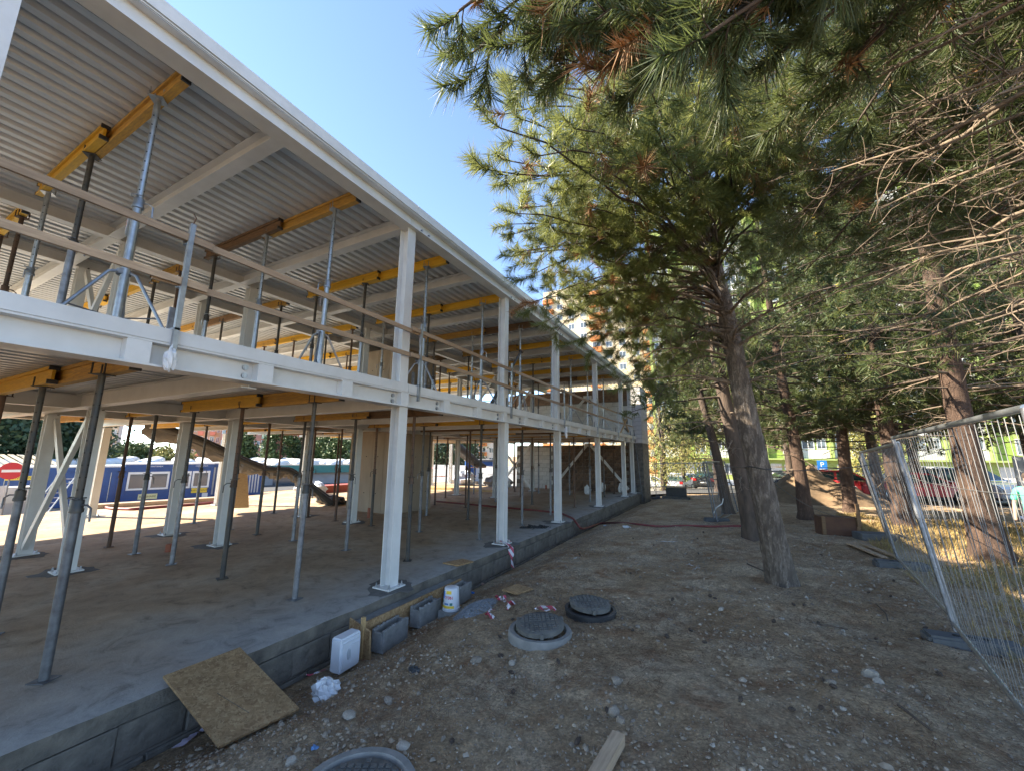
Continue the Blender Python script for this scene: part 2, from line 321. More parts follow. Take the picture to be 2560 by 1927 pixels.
def dirt():
    m, nt, b = _nt('dirt'); co = _co(nt)
    n1 = _noise(nt, co, 0.9, 6, 0.6, 0.3); n2 = _noise(nt, co, 7, 8, 0.7); n3 = _noise(nt, co, 34, 6, 0.75)
    c = _ramp(nt, n1, [(0.30, (0.40, 0.265, 0.155)), (0.47, (0.52, 0.375, 0.24)), (0.62, (0.62, 0.48, 0.335))])
    red = _ramp(nt, _noise(nt, co, 1.7, 6, 0.7), [(0.52, (0, 0, 0)), (0.70, (1, 1, 1))])
    c = _mix(nt, red, c, (0.38, 0.215, 0.12))
    c = _mix(nt, 1.0, c, _ramp(nt, n2, [(0.3, (0.60, 0.58, 0.57)), (0.7, (1.28, 1.27, 1.25))]), 'MULTIPLY')
    v = nt.nodes.new('ShaderNodeTexVoronoi'); v.inputs['Scale'].default_value = 38; nt.links.new(co, v.inputs['Vector'])
    peb = _ramp(nt, v.outputs['Distance'], [(0.16, (1.25, 1.25, 1.25)), (0.30, (0.95, 0.95, 0.95))])
    c = _mix(nt, 1.0, c, peb, 'MULTIPLY')
    c = _mix(nt, 1.0, c, _ramp(nt, n3, [(0.32, (0.52, 0.51, 0.50)), (0.68, (1.42, 1.41, 1.39))]), 'MULTIPLY')
    nt.links.new(c, b.inputs['Base Color']); b.inputs['Roughness'].default_value = 0.95; b.inputs['Specular IOR Level'].default_value = 0.2
    h = nt.nodes.new('ShaderNodeMath'); h.operation = 'ADD'; nt.links.new(n2, h.inputs[0]); nt.links.new(n3, h.inputs[1])
    _bump(nt, b, h.outputs[0], 1.0, 0.05); return m
dirt()
def slabm():
    m, nt, b = _nt('slab_conc'); co = _co(nt)
    n1 = _noise(nt, co, 0.55, 6, 0.6, 0.4); n2 = _noise(nt, co, 3.2, 8, 0.75, 0.8); n3 = _noise(nt, co, 45, 5, 0.7)
    c = _ramp(nt, n1, [(0.34, (0.36, 0.245, 0.15)), (0.52, (0.45, 0.33, 0.22)), (0.66, (0.52, 0.42, 0.31))])
    st = _ramp(nt, n2, [(0.30, (0.45, 0.43, 0.41)), (0.46, (0.90, 0.89, 0.87)), (0.7, (1.2, 1.18, 1.15))])
    c = _mix(nt, 1.0, c, st, 'MULTIPLY'); c = _mix(nt, 1.0, c, _ramp(nt, n3, [(0.3, (0.86,) * 3), (0.7, (1.1,) * 3)]), 'MULTIPLY')
    # dirt trodden in towards the middle, clean grey near the facade edge (the stain has its own wobbly outline)
    sx = nt.nodes.new('ShaderNodeSeparateXYZ'); nt.links.new(co, sx.inputs[0])
    add = nt.nodes.new('ShaderNodeMath'); add.operation = 'MULTIPLY_ADD'; add.inputs[1].default_value = 3.0; nt.links.new(n1, add.inputs[0]); nt.links.new(sx.outputs[0], add.inputs[2])
    edge = _ramp(nt, add.outputs[0], [(0.0, (0, 0, 0)), (1.0, (1, 1, 1))]); 
    mr = nt.nodes.new('ShaderNodeMapRange'); mr.inputs[1].default_value = -5.2; mr.inputs[2].default_value = -3.2; nt.links.new(add.outputs[0], mr.inputs[0])
    c = _mix(nt, mr.outputs[0], c, _mix(nt, 1.0, (0.33, 0.315, 0.295), st, 'MULTIPLY'))
    nt.links.new(c, b.inputs['Base Color']); b.inputs['Roughness'].default_value = 0.9
    h = nt.nodes.new('ShaderNodeMath'); h.operation = 'ADD'; nt.links.new(n2, h.inputs[0]); nt.links.new(n3, h.inputs[1])
    _bump(nt, b, h.outputs[0], 0.45, 0.012); return m
slabm()

# ================================================================== the ground
YN = -8.0; YE = 23.2            # building from YN (behind the frame) to its end wall
XF, XB, XS = -4.40, -17.4, -19.9  # facade edge of the slab, far edge of the upper floor, far edge of the ground slab
def Gs(x, y):
    x = np.asarray(x, float); y = np.asarray(y, float)
    z = -0.52 + 0.38 * sstep(-4.5, -3.0, x) + 0.19 * sstep(-3.0, 1.6, x)
    z = z - 0.012 * (np.clip(y, 13, 32) - 13) - 0.055 * (np.clip(y, 32, 48) - 32)
    lx = -0.34 - 1.2 * sstep(20.2, 31, -x)
    z = np.where(x < XS, lx, z)
    under = (x < XF - 0.03) & (x > XS + 0.03) & (y < YE + 0.7)
    return np.where(under, -0.62, z)
def G(x, y):
    x = np.asarray(x, float); y = np.asarray(y, float); z = Gs(x, y)
    near = sstep(-4.35, -3.9, x) * (1 - sstep(30, 45, y)) * (x > XF)
    bump = 0.16 * fbm(x * 0.55 + 3, y * 0.55, 3) + 0.075 * fbm(x * 2.3, y * 2.3 + 9, 4)
    return z + bump * near
def g1(x, y): return float(G(np.array([x]), np.array([y]))[0])
def gpix(u, v, z0=0.0, it=6):
    p = onz(u, v, z0)
    for _ in range(it): p = onz(u, v, g1(p[0], p[1]))
    return p
xs = np.concatenate([np.array([-700, -300, -150, -90, -60]), np.arange(-50, -20, 2.0), [XS - 0.02, XS + 0.06], np.arange(-19, -5, 2.0), [XF - 0.05, XF - 0.01], np.arange(-4.36, 4.2, 0.05), np.arange(4.2, 14, 0.4), np.arange(14, 60, 4.0), [90, 150, 300, 700]])
ys = np.concatenate([[-300, -100, -40, -15, -5], np.arange(-3, 1.0, 0.5), np.arange(1.0, 11.0, 0.05), np.arange(11.0, 24, 0.16), np.arange(24, 50, 1.0), np.arange(52, 100, 6), [130, 200, 400, 900]])
gx, gy = np.meshgrid(xs, ys); gz = G(gx, gy)
fine = (gx > -4.3) & (gx < 4.3) & (gy > 0.8) & (gy < 13)
gz = gz + np.where(fine, 0.040 * fbm(gx * 7, gy * 7, 4) + 0.018 * fbm(gx * 23, gy * 23, 2), 0)
nx, ny = len(xs), len(ys); idx = np.arange(nx * ny).reshape(ny, nx)
gf = np.stack([idx[:-1, :-1], idx[:-1, 1:], idx[1:, 1:], idx[1:, :-1]], -1).reshape(-1, 4)
gm = tri_mesh('ground', np.stack([gx, gy, gz], -1).reshape(-1, 3), gf); gm.shade_smooth()
ground = struct(link('ground', gm, MT['dirt']))

# ================================================================== the building under construction
B = empty('building', (-11, 8, 0)); bl = Matrix.Translation((11, -8, 0))
tag(B, 'two storey white steel frame building under construction on a raised concrete slab', 'building')
B.location = (0, 0, 0)
# ground slab with a slightly ragged facade edge
sx_ = np.concatenate([[XS], np.arange(-19, -6, 0.5), np.arange(-6, -4.6, 0.2), [-4.5, XF - 0.02]]); sy_ = np.concatenate([np.arange(YN, 0.5, 1.0), np.arange(0.5, YE + 0.6, 0.08)])
ax, ay = np.meshgrid(sx_, sy_); az = 0.012 * fbm(ax * 1.1, ay * 1.1, 3)
edge = (ax > XF - 0.05); ax = ax + np.where(edge, 0.055 * fbm(ay * 2.2, ay * 0 + 3, 4) + 0.025 * fbm(ay * 13, ay * 0 + 1, 2), 0); az = az - np.where(edge, 0.012, 0)
V = np.stack([ax, ay, az], -1); nyy, nxx = ax.shape; idx = np.arange(nxx * nyy).reshape(nyy, nxx)
F = np.stack([idx[:-1, :-1], idx[:-1, 1:], idx[1:, 1:], idx[1:, :-1]], -1).reshape(-1, 4)
lowv = V[:, -1].copy(); lowv[:, 2] = -0.15 + 0.02 * fbm(lowv[:, 1] * 3, lowv[:, 1] * 0 + 7, 3); lowv[:, 0] -= 0.006
n0 = nxx * nyy; Vall = np.concatenate([V.reshape(-1, 3), lowv]); e = idx[:, -1]; q = np.arange(nyy) + n0
F2 = np.stack([e[:-1], q[:-1], q[1:], e[1:]], -1)
slab = link('ground_slab', tri_mesh('ground_slab', V.reshape(-1, 3), F), MT['slab_conc'], B)
side_v = np.concatenate([V[:, -1], lowv]); qa = np.arange(nyy); link('slab_edge', tri_mesh('slab_edge', side_v, np.stack([qa[:-1], qa[:-1] + nyy, qa[1:] + nyy, qa[1:]], -1)), MT['found'], slab)
bm_ = MB().box((XS, YN, -0.6), (XF - 0.12, YE + 0.55, -0.02)).build('slab_body', MT['found'], slab)
fw = MB().box((XF - 0.2, YN, -1.0), (XF - 0.055, YE + 0.5, -0.13)).build('foundation_wall', MT['mortar'], B)
# foundation blocks: rough, each with its own edges
def block_mesh(l, h, d, j, seed, b=0.008):
    r = np.random.default_rng(seed); mb = MB(); mb.box((-l/2, -d/2, 0), (l/2, d/2, h)); v = np.array(mb.v); v += r.normal(0, j, v.shape); mb.v = [tuple(p) for p in v]
    me = mb.mesh('block'); 
    import bmesh
    bm = bmesh.new(); bm.from_mesh(me); bmesh.ops.bevel(bm, geom=bm.edges[:], offset=b, segments=1, affect='EDGES'); bm.to_mesh(me); bm.free(); return me
fblk = [block_mesh(0.475, 0.285, 0.06, 0.006, k) for k in range(5)]
for me in fblk: me.materials.append(MT['found'])
for c, z in enumerate((-0.45, -0.76)):
    y = YN + 7 + 0.22 * c
    while y < YE + 0.3:
        o = bpy.data.objects.new('block', fblk[rnd.randrange(5)]); C.objects.link(o); o.parent = fw
        o.location = (XF - 0.055 + rnd.uniform(-.008, .008), y, z); o.rotation_euler = (rnd.uniform(-.015, .015), 0, math.pi / 2 + rnd.uniform(-.012, .012)); y += 0.49

ZL, ZF = 2.95, 3.09      # underside of the floor deck, floor level
ZR = 6.12                # underside of the roof deck
FCOL = [0.34, 4.84, 8.32, 11.8, 16.25, 20.9, 23.0]
ICOL = [0.45, 2.75, 5.05, 8.55, 12.9, 16.85, 21.0]
def hcol(z0, z1, s=0.185):
    mb = MB(); mb.ibeam((0, -0, z0), (0, 0, z1), s, s, 0.013, 0.009, side=((0, 1, 0), (1, 0, 0))); mb.v = [(x - s / 2, y, z) for x, y, z in mb.v]; return mb.mesh('column')
def plate_mesh():
    mb = MB().box((-.17, -.17, 0), (.17, .17, 0.02))
    return mb.mesh('base_plate')
def bolts_mesh():
    mb = MB()
    for a in (-.13, .13):
        for b in (-.13, .13): mb.cyl((a, b, 0.02), (a, b, 0.075), 0.011, 6).cyl((a, b, 0.02), (a, b, 0.042), 0.019, 6)
    return mb.mesh('bolts')
def grout_mesh():
    mb = MB().lathe([(0.40, -0.003), (0.38, 0.002), (0.2, 0.006)], 22); mb.v = [(x * (1 + .25 * math.sin(3 * math.atan2(y, x) + 1) + .12 * math.sin(7 * math.atan2(y, x))), y * (1 + .2 * math.cos(2 * math.atan2(y, x)) + .1 * math.sin(9 * math.atan2(y, x))), z) for x, y, z in mb.v]; return mb.mesh('grout')
MT_grout = mat('grout', (0.10, 0.095, 0.09), (0.15, 0.14, 0.13), 9, 0.95, bump=0.3)
def column(x, y, z0, z1, base=True):
    o = link('column', shared(('col', z0, z1), lambda: hcol(z0, z1), MT['white_steel']), None, B); o.location = (x, y, 0)
    if base:
        p = link('base_plate', shared('bp', plate_mesh, MT['white_plate']), None, o); p.location = (0, 0, z0 + 0.012)
        b = struct(link('anchor_bolts', shared('bo', bolts_mesh, MT['galv']), None, o), 'stuff'); b.location = (0, 0, z0 + 0.012)
        if z0 < 1: g = link('grout_patch', shared('gr', grout_mesh, MT_grout), None, o); g.location = (rnd.uniform(-.1, .1), rnd.uniform(-.05, .05), z0 + .002); g.rotation_euler = (0, 0, rnd.uniform(0, 6))
    return o
for y in FCOL:
    column(-4.665, y, 0.0, 2.75); column(-4.70, y, 3.095, 5.88, False)
    column(-17.3, y + 0.3, 0.0, 2.72); column(-17.3, y + 0.3, 3.09, 5.88, False)
for y in ICOL:
    for x in (-9.85, -12.1):
        if y == 12.9: continue
        column(x, y, 0.0, 2.71); column(x, y, 3.09, 5.88, False)
# facade edge beams (I section) with stiffener plates and bolted splices
ybs = [YN] + FCOL[:-1] + [YE + 0.4]
for a, b in zip(ybs[:-1], ybs[1:]):
    o = MB().ibeam((-4.62, a + 0.004, 2.75), (-4.62, b - 0.004, 2.75), 0.235, 0.24, 0.02, 0.012).build('edge_beam', MT['white_steel'], B)
    MB().extr([(0, 0), (.012, 0), (.012, .13), (-.12, .13), (-.12, .12), (0, .12)], (-4.505, a + .004, 2.987), (1, 0, 0), (0, 0, 1), (0, b - a - .008, 0)).build('edge_strip', MT['white_steel'], B)
    k = 0
    y = 1.45 - 1.11 * 9
    while y < YE + 0.4:
        if a < y < b:
            MB().box((-4.612, y - 0.085, 2.771), (-4.503, y + 0.085, 2.964)).build('stiffener_plate', MT['white_plate'], o)
            if k % 2 == 0:
                mb = MB()
                for dz in (2.82, 2.91): mb.cyl((-4.613, y - 0.17, dz), (-4.585, y - 0.17, dz), 0.022, 6).cyl((-4.613, y - 0.17, dz), (-4.59, y - 0.17, dz), 0.03, 12)
                struct(mb.build('bolts', MT['galv'], o), 'stuff')
            k += 1
        y += 1.11
    # roof edge beam, its flange and the bent sheet trim above it
    MB().ibeam((-4.64, a + 0.004, 5.88), (-4.64, b - 0.004, 5.88), 0.27, 0.24, 0.016, 0.012).build('roof_edge_beam', MT['white_steel'], B)
    mb = MB()
    for dy in (0.25, 0.45): mb.cyl((-4.634, a + dy, 6.0), (-4.60, a + dy, 6.0), 0.02, 6)
    struct(mb.build('bolts', MT['galv'], B), 'stuff')
    t = MB().extr([(0, 0), (0.012, 0), (0.012, 0.155), (-0.20, 0.165), (-0.20, 0.150), (0, 0.143)], (-4.515, a + 0.003, 6.155), (1, 0, 0), (0, 0, 1), (0, b - a - 0.006, 0)).build('roof_trim', MT['white_plate'], B)
# far edge beams
for z, h in ((2.86, 0.22), (5.9, 0.22)):
    MB().ibeam((-17.35, YN, z), (-17.35, YE, z), h, 0.18).build('edge_beam', MT['white_steel'], B)
# longitudinal and cross beams
for z in (2.71, 5.88):
    for x in (-9.85, -12.1):
        MB().ibeam((x, YN, z), (x, YE, z), 0.235, 0.17).build('longitudinal_beam', MT['white_steel'], B)
    y = 0.30 - 2.3 * 3
    while y < YE - 0.3:
        for x0, x1 in ((-4.73, -9.76), (-9.94, -12.01), (-12.19, -17.25)):
            MB().ibeam((x0, y, z + 0.003), (x1, y, z + 0.003), 0.229, 0.17).build('cross_beam', MT['white_steel'], B)
        y += 2.28
# bolted end plates at interior nodes
for z in (2.71, 5.88):
    for y in ICOL[1:]:
        for x in (-9.85, -12.1):
            if y == 12.9: continue
            mb = MB()
            for s in (-1, 1):
                for d in (0.03, 0.07): mb.cyl((x + s * (0.11 + d), y + 0.04, z - 0.012), (x + s * (0.11 + d), y + 0.04, z + 0.002), 0.013, 6)
            struct(mb.build('node_bolts', MT['dark_steel'], B), 'stuff')
# trapezoidal decks (sheets side by side) and the slabs they carry
def deck_mesh(w, y0, y1, d):
    p = w / 4; pr = []
    for k in range(4): pr += [(k * p, 0), (k * p + 0.46 * p, 0), (k * p + 0.60 * p, d), (k * p + 0.88 * p, d)]
    pr.append((w, 0)); v = [(x, y, z) for y in (y0, y1) for x, z in pr]; n = len(pr)
    mb = MB(); mb.add(v, [(i, i + n, i + n + 1, i + 1) for i in range(n - 1)]); return mb.mesh('deck_sheet')
def deck(z, xa, xb, nm):
    n = 15; w = (xb - xa) / n
    for k in range(n):
        o = link('deck_sheet', shared(('deck', nm), lambda: deck_mesh(w + 0.004, YN, YE, 0.065), MT['deck_steel']), None, B); o.location = (xa + k * w, 0, z + 0.0015 * (k % 2))
deck(ZL, -17.25, -4.64, 'a'); deck(ZR, -17.25, -4.53, 'b')
MB().box((-17.3, YN, ZL + 0.07), (-4.68, YE, ZF)).build('floor_slab', MT['dusty_deck'], B)
MB().box((-17.3, YN, ZR + 0.07), (-4.7, YE, ZR + 0.16)).build('roof_slab', MT['bitumen'], B)
# X bracing between the inner columns, both storeys, and the inverted V at the end wall
def brace(p, q, w=0.11, nm='brace'):
    p = np.array(p, float); q = np.array(q, float); d = q - p; L = np.linalg.norm(d); d /= L
    s = np.cross(d, (0, 1.0, 0)); s /= np.linalg.norm(s)
    MB().extr([(-w/2, -.035), (w/2, -.035), (w/2, .035), (-w/2, .035)], p, s, (0, 1, 0), d * L).build(nm, MT['white_steel'], B)
for y, zs in ((2.75, (0.15, 2.6)), (2.75, (3.25, 5.8)), (21.0, (0.15, 2.6)), (16.85, (3.25, 5.8)), (21.0, (3.25, 5.8))):
    brace((-12.0, y - 0.04, zs[0]), (-9.95, y - 0.04, zs[1])); brace((-12.0, y + 0.04, zs[1]), (-9.95, y + 0.04, zs[0]))
for zs in ((0.2, 2.6), (3.3, 5.4)):
    for s in (-1, 1): brace((-7.1 + s * 0.12, 22.9, zs[1]), (-7.1 + s * 2.2, 22.9, zs[0]), 0.13)
    MB().box((-7.35, 22.86, zs[1] - 0.06), (-6.85, 22.94, zs[1] + 0.12)).build('gusset_plate', MT['white_plate'], B)
# concrete core with panel joints of its formwork
core = MB().box((-12.2, 10.3, -0.01), (-9.95, 12.2, 5.75)).build('concrete_core', MT['conc_core'], B)
pm = mat('form_panel', (0.37, 0.29, 0.21), (0.27, 0.21, 0.155), 1.3, 0.8, stretch=(1.5, 1.5, .4), bump=0.12, bscale=20, rnd_amt=0.16)
for z0, z1 in ((0.02, 2.68), (3.12, 5.7)):
    for k in range(4):
        a = -12.2 + k * 2.25 / 4; MB().box((a + .006, 10.288, z0), (a + 2.25 / 4 - .006, 10.31, z1)).build('form_panel', pm, core)
    for k in range(3):
        a = 10.3 + k * 1.9 / 3; MB().box((-9.96, a + .006, z0), (-9.938, a + 1.9 / 3 - .006, z1)).build('form_panel', pm, core)
    mb = MB()
    for k in range(4):
        for f in (0.25, 0.75): mb.cyl((-12.2 + (k + .5) * 2.25 / 4, 10.28, z0 + f * 2.5), (-12.2 + (k + .5) * 2.25 / 4, 10.292, z0 + f * 2.5), 0.018, 8)
    for k in range(3):
        for f in (0.25, 0.75): mb.cyl((-9.945, 10.3 + (k + .5) * 1.9 / 3, z0 + f * 2.5), (-9.93, 10.3 + (k + .5) * 1.9 / 3, z0 + f * 2.5), 0.018, 8)
    struct(mb.build('tie_holes', MT['hole'], core), 'stuff')
# end wall: aerated blocks above and to the left, old rough wall below to the right
def block_wall(nm, x0, x1, z0, z1, l, h, y, m, j, seed, mort):
    w = MB().box((x0, y + 0.02, z0), (x1, y + 0.28, z1)).build(nm, mort, B)
    ms = [block_mesh(l - 0.014, h - 0.012, 0.1, j, seed + k, 0.006) for k in range(4)]
    for me in ms: me.materials.append(m)
    r = 0; z = z0
    while z + h <= z1 + 0.01:
        x = x0 + l / 2 + (r % 2) * l / 2
        while x < x1 - l / 2 + 0.02:
            o = bpy.data.objects.new('block', ms[rnd.randrange(4)]); C.objects.link(o); o.parent = w; o.location = (x, y + 0.05 + rnd.uniform(-j, j), z + .004); x += l
        z += h; r += 1
block_wall('end_wall_upper', -12.6, -4.75, 3.1, 5.15, 0.6, 0.25, YE, MT['ytong'], 0.003, 20, MT['mortar'])
block_wall('end_wall_lower', -12.0, -9.2, 0.0, 2.6, 0.6, 0.25, YE, MT['ytong'], 0.003, 30, MT['mortar'])
block_wall('old_wall', -9.2, -4.75, 0.0, 2.62, 0.36, 0.2, YE, MT['old_block'], 0.014, 40, MT['mortar'])
MB().box((-12.6, YE + .03, 5.15), (-4.75, YE + .25, 5.88)).build('ring_beam', MT['old_block'], B)
# neighbouring wall end that steps out beyond the facade
pier = empty('block_wall', (0, 0, 0)); tag(pier, 'grey aerated block wall end standing beyond the far end of the steel frame', 'wall')
MB().box((-5.2, 24.0, -0.7), (-4.24, 26.0, 2.75)).build('old_masonry', MT['found'], pier)
pm_ = [block_mesh(0.46, 0.235, 0.1, 0.003, 60 + k, 0.006) for k in range(3)]
for me in pm_: me.materials.append(MT['ytong'])
MB().box((-5.2, 24.03, 2.75), (-4.29, 26.0, 6.1)).build('core', MT['mortar'], pier)
for r in range(13):
    for k in range(2):
        o = bpy.data.objects.new('block', pm_[rnd.randrange(3)]); C.objects.link(o); o.parent = pier; o.location = (-4.97 + k * 0.48 + (r % 2) * 0.02, 24.04, 2.76 + r * 0.25)
    for k in range(4):
        o = bpy.data.objects.new('block', pm_[rnd.randrange(3)]); C.objects.link(o); o.parent = pier; o.location = (-4.29, 24.33 + k * 0.47, 2.76 + r * 0.25); o.rotation_euler = (0, 0, math.pi / 2)

# ================================================================== props, timber beams, guard rails
def prop_parts(H):
    hc = H * 0.55
    d = {}
    d['outer_tube'] = MB().cyl((0, 0, 0.008), (0, 0, hc), 0.0375, 14).mesh('outer_tube', 40)
    d['inner_tube'] = MB().cyl((0, 0, hc), (0, 0, H - 0.012), 0.0295, 12).mesh('inner_tube', 40)
    mb = MB()
    for k in range(9): z = hc + 0.12 + k * 0.115; mb.cyl((0, -0.0302, z), (0, 0.0302, z), 0.0085, 6); mb.cyl((-0.0302, 0, z), (0.0302, 0, z), 0.0085, 6)
    d['pin_holes'] = mb.mesh('pin_holes')
    mb = MB().box((-.075, -.075, 0), (.075, .075, 0.009)); d['base_plate'] = mb.mesh('base_plate')
    mb = MB().lathe([(0.042, 0), (0.052, 0.005), (0.052, 0.03), (0.045, 0.045), (0.045, 0.11), (0.04, 0.12)], 14, (0, 0, hc - 0.09)); d['collar'] = mb.mesh('collar', 40)
    mb = MB().tube([(-.02, 0, hc - .02), (-.09, .0, hc - .02), (-.13, 0, hc - .05), (-.135, 0, hc - .17)], 0.0085, 6)
    mb.tube([(.04, -.05, hc + .045), (.075, 0, hc + .05), (.04, .06, hc + .045), (-.05, .055, hc + .04)], 0.006, 6); mb.tube([(0, -.07, hc + .04), (0, .07, hc + .04)], 0.008, 6)
    d['handle'] = mb.mesh('handle', 40)
    mb = MB().box((-.07, -.07, H - .012), (.07, .07, H - .004))
    for sx in (-.062, .062):
        for sy in (-.048, .048): mb.cbox((sx, sy, H + .05), (.012, .009, .11))
    d['fork_head'] = mb.mesh('fork_head'); return d
_pp = {}
def steel_prop(x, y, z0, H, style, label, group, tilt=(0, 0)):
    if H not in _pp: _pp[H] = prop_parts(H)
    o = empty('steel_prop', (x, y, z0), rnd.uniform(0, 6.28)); o.rotation_euler[0] = tilt[0]; o.rotation_euler[1] = tilt[1]
    lo, up = {'galv': ('galv', 'galv'), 'old': ('galv_old', 'dark_steel'), 'rust': ('rust_steel', 'rust_steel'), 'dark': ('dark_steel', 'rust_steel'), 'mix': ('galv', 'dark_steel')}[style]
    for k, me in _pp[H].items():
        m = MT['hole'] if k == 'pin_holes' else MT[lo] if k in ('outer_tube', 'base_plate', 'handle') else MT[up]
        if k == 'pin_holes': continue
        p = link(k, shared(('prop', H, k), me.copy, m), None, o)
        if k == 'inner_tube':
            h = struct(link('pin_holes', shared(('prop', H, 'ph'), _pp[H]['pin_holes'].copy, MT['hole']), None, p), 'stuff')
    tag(o, label, 'prop', group); return o
_bm = {}
def timber_beam(xa, xb, y, zb, m, label, group, dz=0.0, ang=0.0):
    L = round(abs(xb - xa), 2); o = empty('timber_beam', ((xa + xb) / 2, y, zb + dz), ang)
    def fl(z0, z1): return lambda: MB().box((-L/2, -.04, z0), (L/2, .04, z1)).mesh('flange')
    link('bottom_flange', shared(('hb', L), fl(0, .04), m), None, o); link('top_flange', shared(('ht', L), fl(.16, .2), m), None, o)
    link('web', shared(('hw', L), lambda: MB().box((-L/2 + .002, -.0135, .04), (L/2 - .002, .0135, .16)).mesh('web'), m), None, o)
    for s in (-1, 1):
        e = link('end_cap', shared('hcap', lambda: MB().box((-.012, -.044, -.003), (.012, .044, .045)).box((-.012, -.044, .155), (.012, .044, .203)).mesh('end_cap'), MT['black_plastic']), None, o); e.location = (s * L / 2, 0, 0)
    tag(o, label, 'formwork beam', group); return o
PX = [-5.42, -7.2, -8.95, -10.4, -11.65, -13.4, -15.1, -16.7]
ROWS = [1.52 + 2.31 * k for k in range(9)] + [22.1]
wood = ['yellow_wood', 'worn_yellow', 'brown_wood']; wword = {'yellow_wood': 'bright yellow', 'worn_yellow': 'worn yellow', 'brown_wood': 'weathered brown'}
sword = {'galv': 'galvanised', 'old': 'dull grey', 'rust': 'rusty', 'dark': 'dark', 'mix': 'two-tone'}
def in_core(x, y): return -12.35 < x < -9.8 and 10.1 < y < 12.4
for lev in (0, 1):
    z0 = 0.0 if lev == 0 else ZF; zt = ZL - 0.205 if lev == 0 else ZR - 0.205; H = round(zt - z0 - 0.004, 3)
    where = 'on ground slab' if lev == 0 else 'on upper floor'
    for r, y in enumerate(ROWS):
        if r == 9 and lev == 1: continue
        for i, x in enumerate(PX):
            if in_core(x, y): continue
            if lev == 0 and (i >= 6 or (r >= 6 and i >= 5)): continue
            if lev == 1 and i >= 7: continue
            xx = x + rnd.uniform(-.07, .07); yy = y + rnd.uniform(-.015, .015)
            if lev == 0: st = 'rust' if r == 9 else ['old', 'old', 'dark'][(i + r) % 3] if i < 3 and r < 5 else ['old', 'rust', 'old', 'dark', 'rust'][(i * 2 + r) % 5]
            else: st = 'galv' if i == 0 else ['mix', 'old', 'galv'][(i + r) % 3] if i < 3 else ['mix', 'rust', 'old', 'rust', 'dark'][(i + r) % 5]
            steel_prop(xx, yy, z0 + (0.006 if lev == 0 else 0.001), H, st, '%s steel prop %s, %s row from near end, %s from facade' % (sword[st], where, ORD[r], ORD[i]),
                       'steel props on the ground slab' if lev == 0 else 'steel props on the upper floor', (rnd.uniform(-.006, .006), rnd.uniform(-.006, .006)))
        bays = [(-4.86, -7.35, 'facade-side', 0.045), (-6.75, -9.25, 'second', -0.045), (-10.15, -11.85, 'middle-bay', 0.0), (-12.4, -14.9, 'far-bay', 0.03), (-14.4, -16.9, 'farthest', -0.04)]
        for b, (xa, xb, nm, dy) in enumerate(bays):
            if in_core((xa + xb) / 2, y): continue
            m = wood[[0, 1, 0, 0, 1, 0, 2][(r * 3 + b * 2 + lev) % 7]] if lev == 1 or r < 3 else wood[(r + b) % 3]
            if lev == 0 and r < 2 and b == 0: m = 'worn_yellow'
            timber_beam(xa, xb, y + dy, zt, MT[m], '%s formwork beam under %s, %s row from near end, %s piece' % (wword[m], 'the floor deck' if lev == 0 else 'the roof deck', ORD[r], nm),
                        'timber beams under the floor deck' if lev == 0 else 'timber beams under the roof deck')
# folding tripods that hold some of the props on the upper floor
def tripod(x, y, z, rz, label):
    o = empty('prop_tripod', (x, y, z), rz)
    MB().lathe([(0.05, 0.70), (0.06, 0.705), (0.06, 0.76), (0.05, 0.765)], 12).build('clamp', MT['galv_old'], o, 40)
    for a in (0.2, 2.2, 4.4):
        c, s = math.cos(a), math.sin(a)
        l = MB().tube([(0.055 * c, 0.055 * s, 0.73), (0.12 * c, 0.12 * s, 0.70), (0.52 * c, 0.52 * s, 0.012)], 0.016, 8).build('leg', MT['galv'], o, 40)
        MB().cyl((0.055 * c, 0.055 * s, 0.24), (0.36 * c, 0.36 * s, 0.26), 0.008, 6).build('strut', MT['galv_old'], l, 40)
    tag(o, label, 'tripod', 'tripods holding props on the upper floor')
for k, (i, r) in enumerate(((0, 0), (0, 1), (0, 2), (0, 3), (0, 4), (1, 5), (0, 6), (0, 7), (0, 8))):
    tripod(PX[i], ROWS[r], ZF + 0.002, 0.5 + k * 0.7, 'folding steel tripod around the facade-side prop in the %s row on the upper floor' % ORD[r])
# sticker on the nearest upper props
for k, r in enumerate((0, 1, 2)):
    z = ZF + 1.15
    s = empty('prop_sticker', (PX[0] + 0.0, ROWS[r], z), math.radians(-45)); 
    MB().extr([(-.02, -.0385), (.02, -.0385), (.02, -.041), (-.02, -.041)], (0, 0, 0), (1, 0, 0), (0, 1, 0), (0, 0, 0.26)).build('label_sheet', MT['white_paint'], s)
    text('lettering', 'ECON', 0.055, MT['red_print'], s, (0, -0.042, 0.13), (math.pi / 2, math.pi / 2, 0))
    tag(s, 'white sticker with red lettering on the facade-side prop in the %s row' % ORD[r], 'sticker')
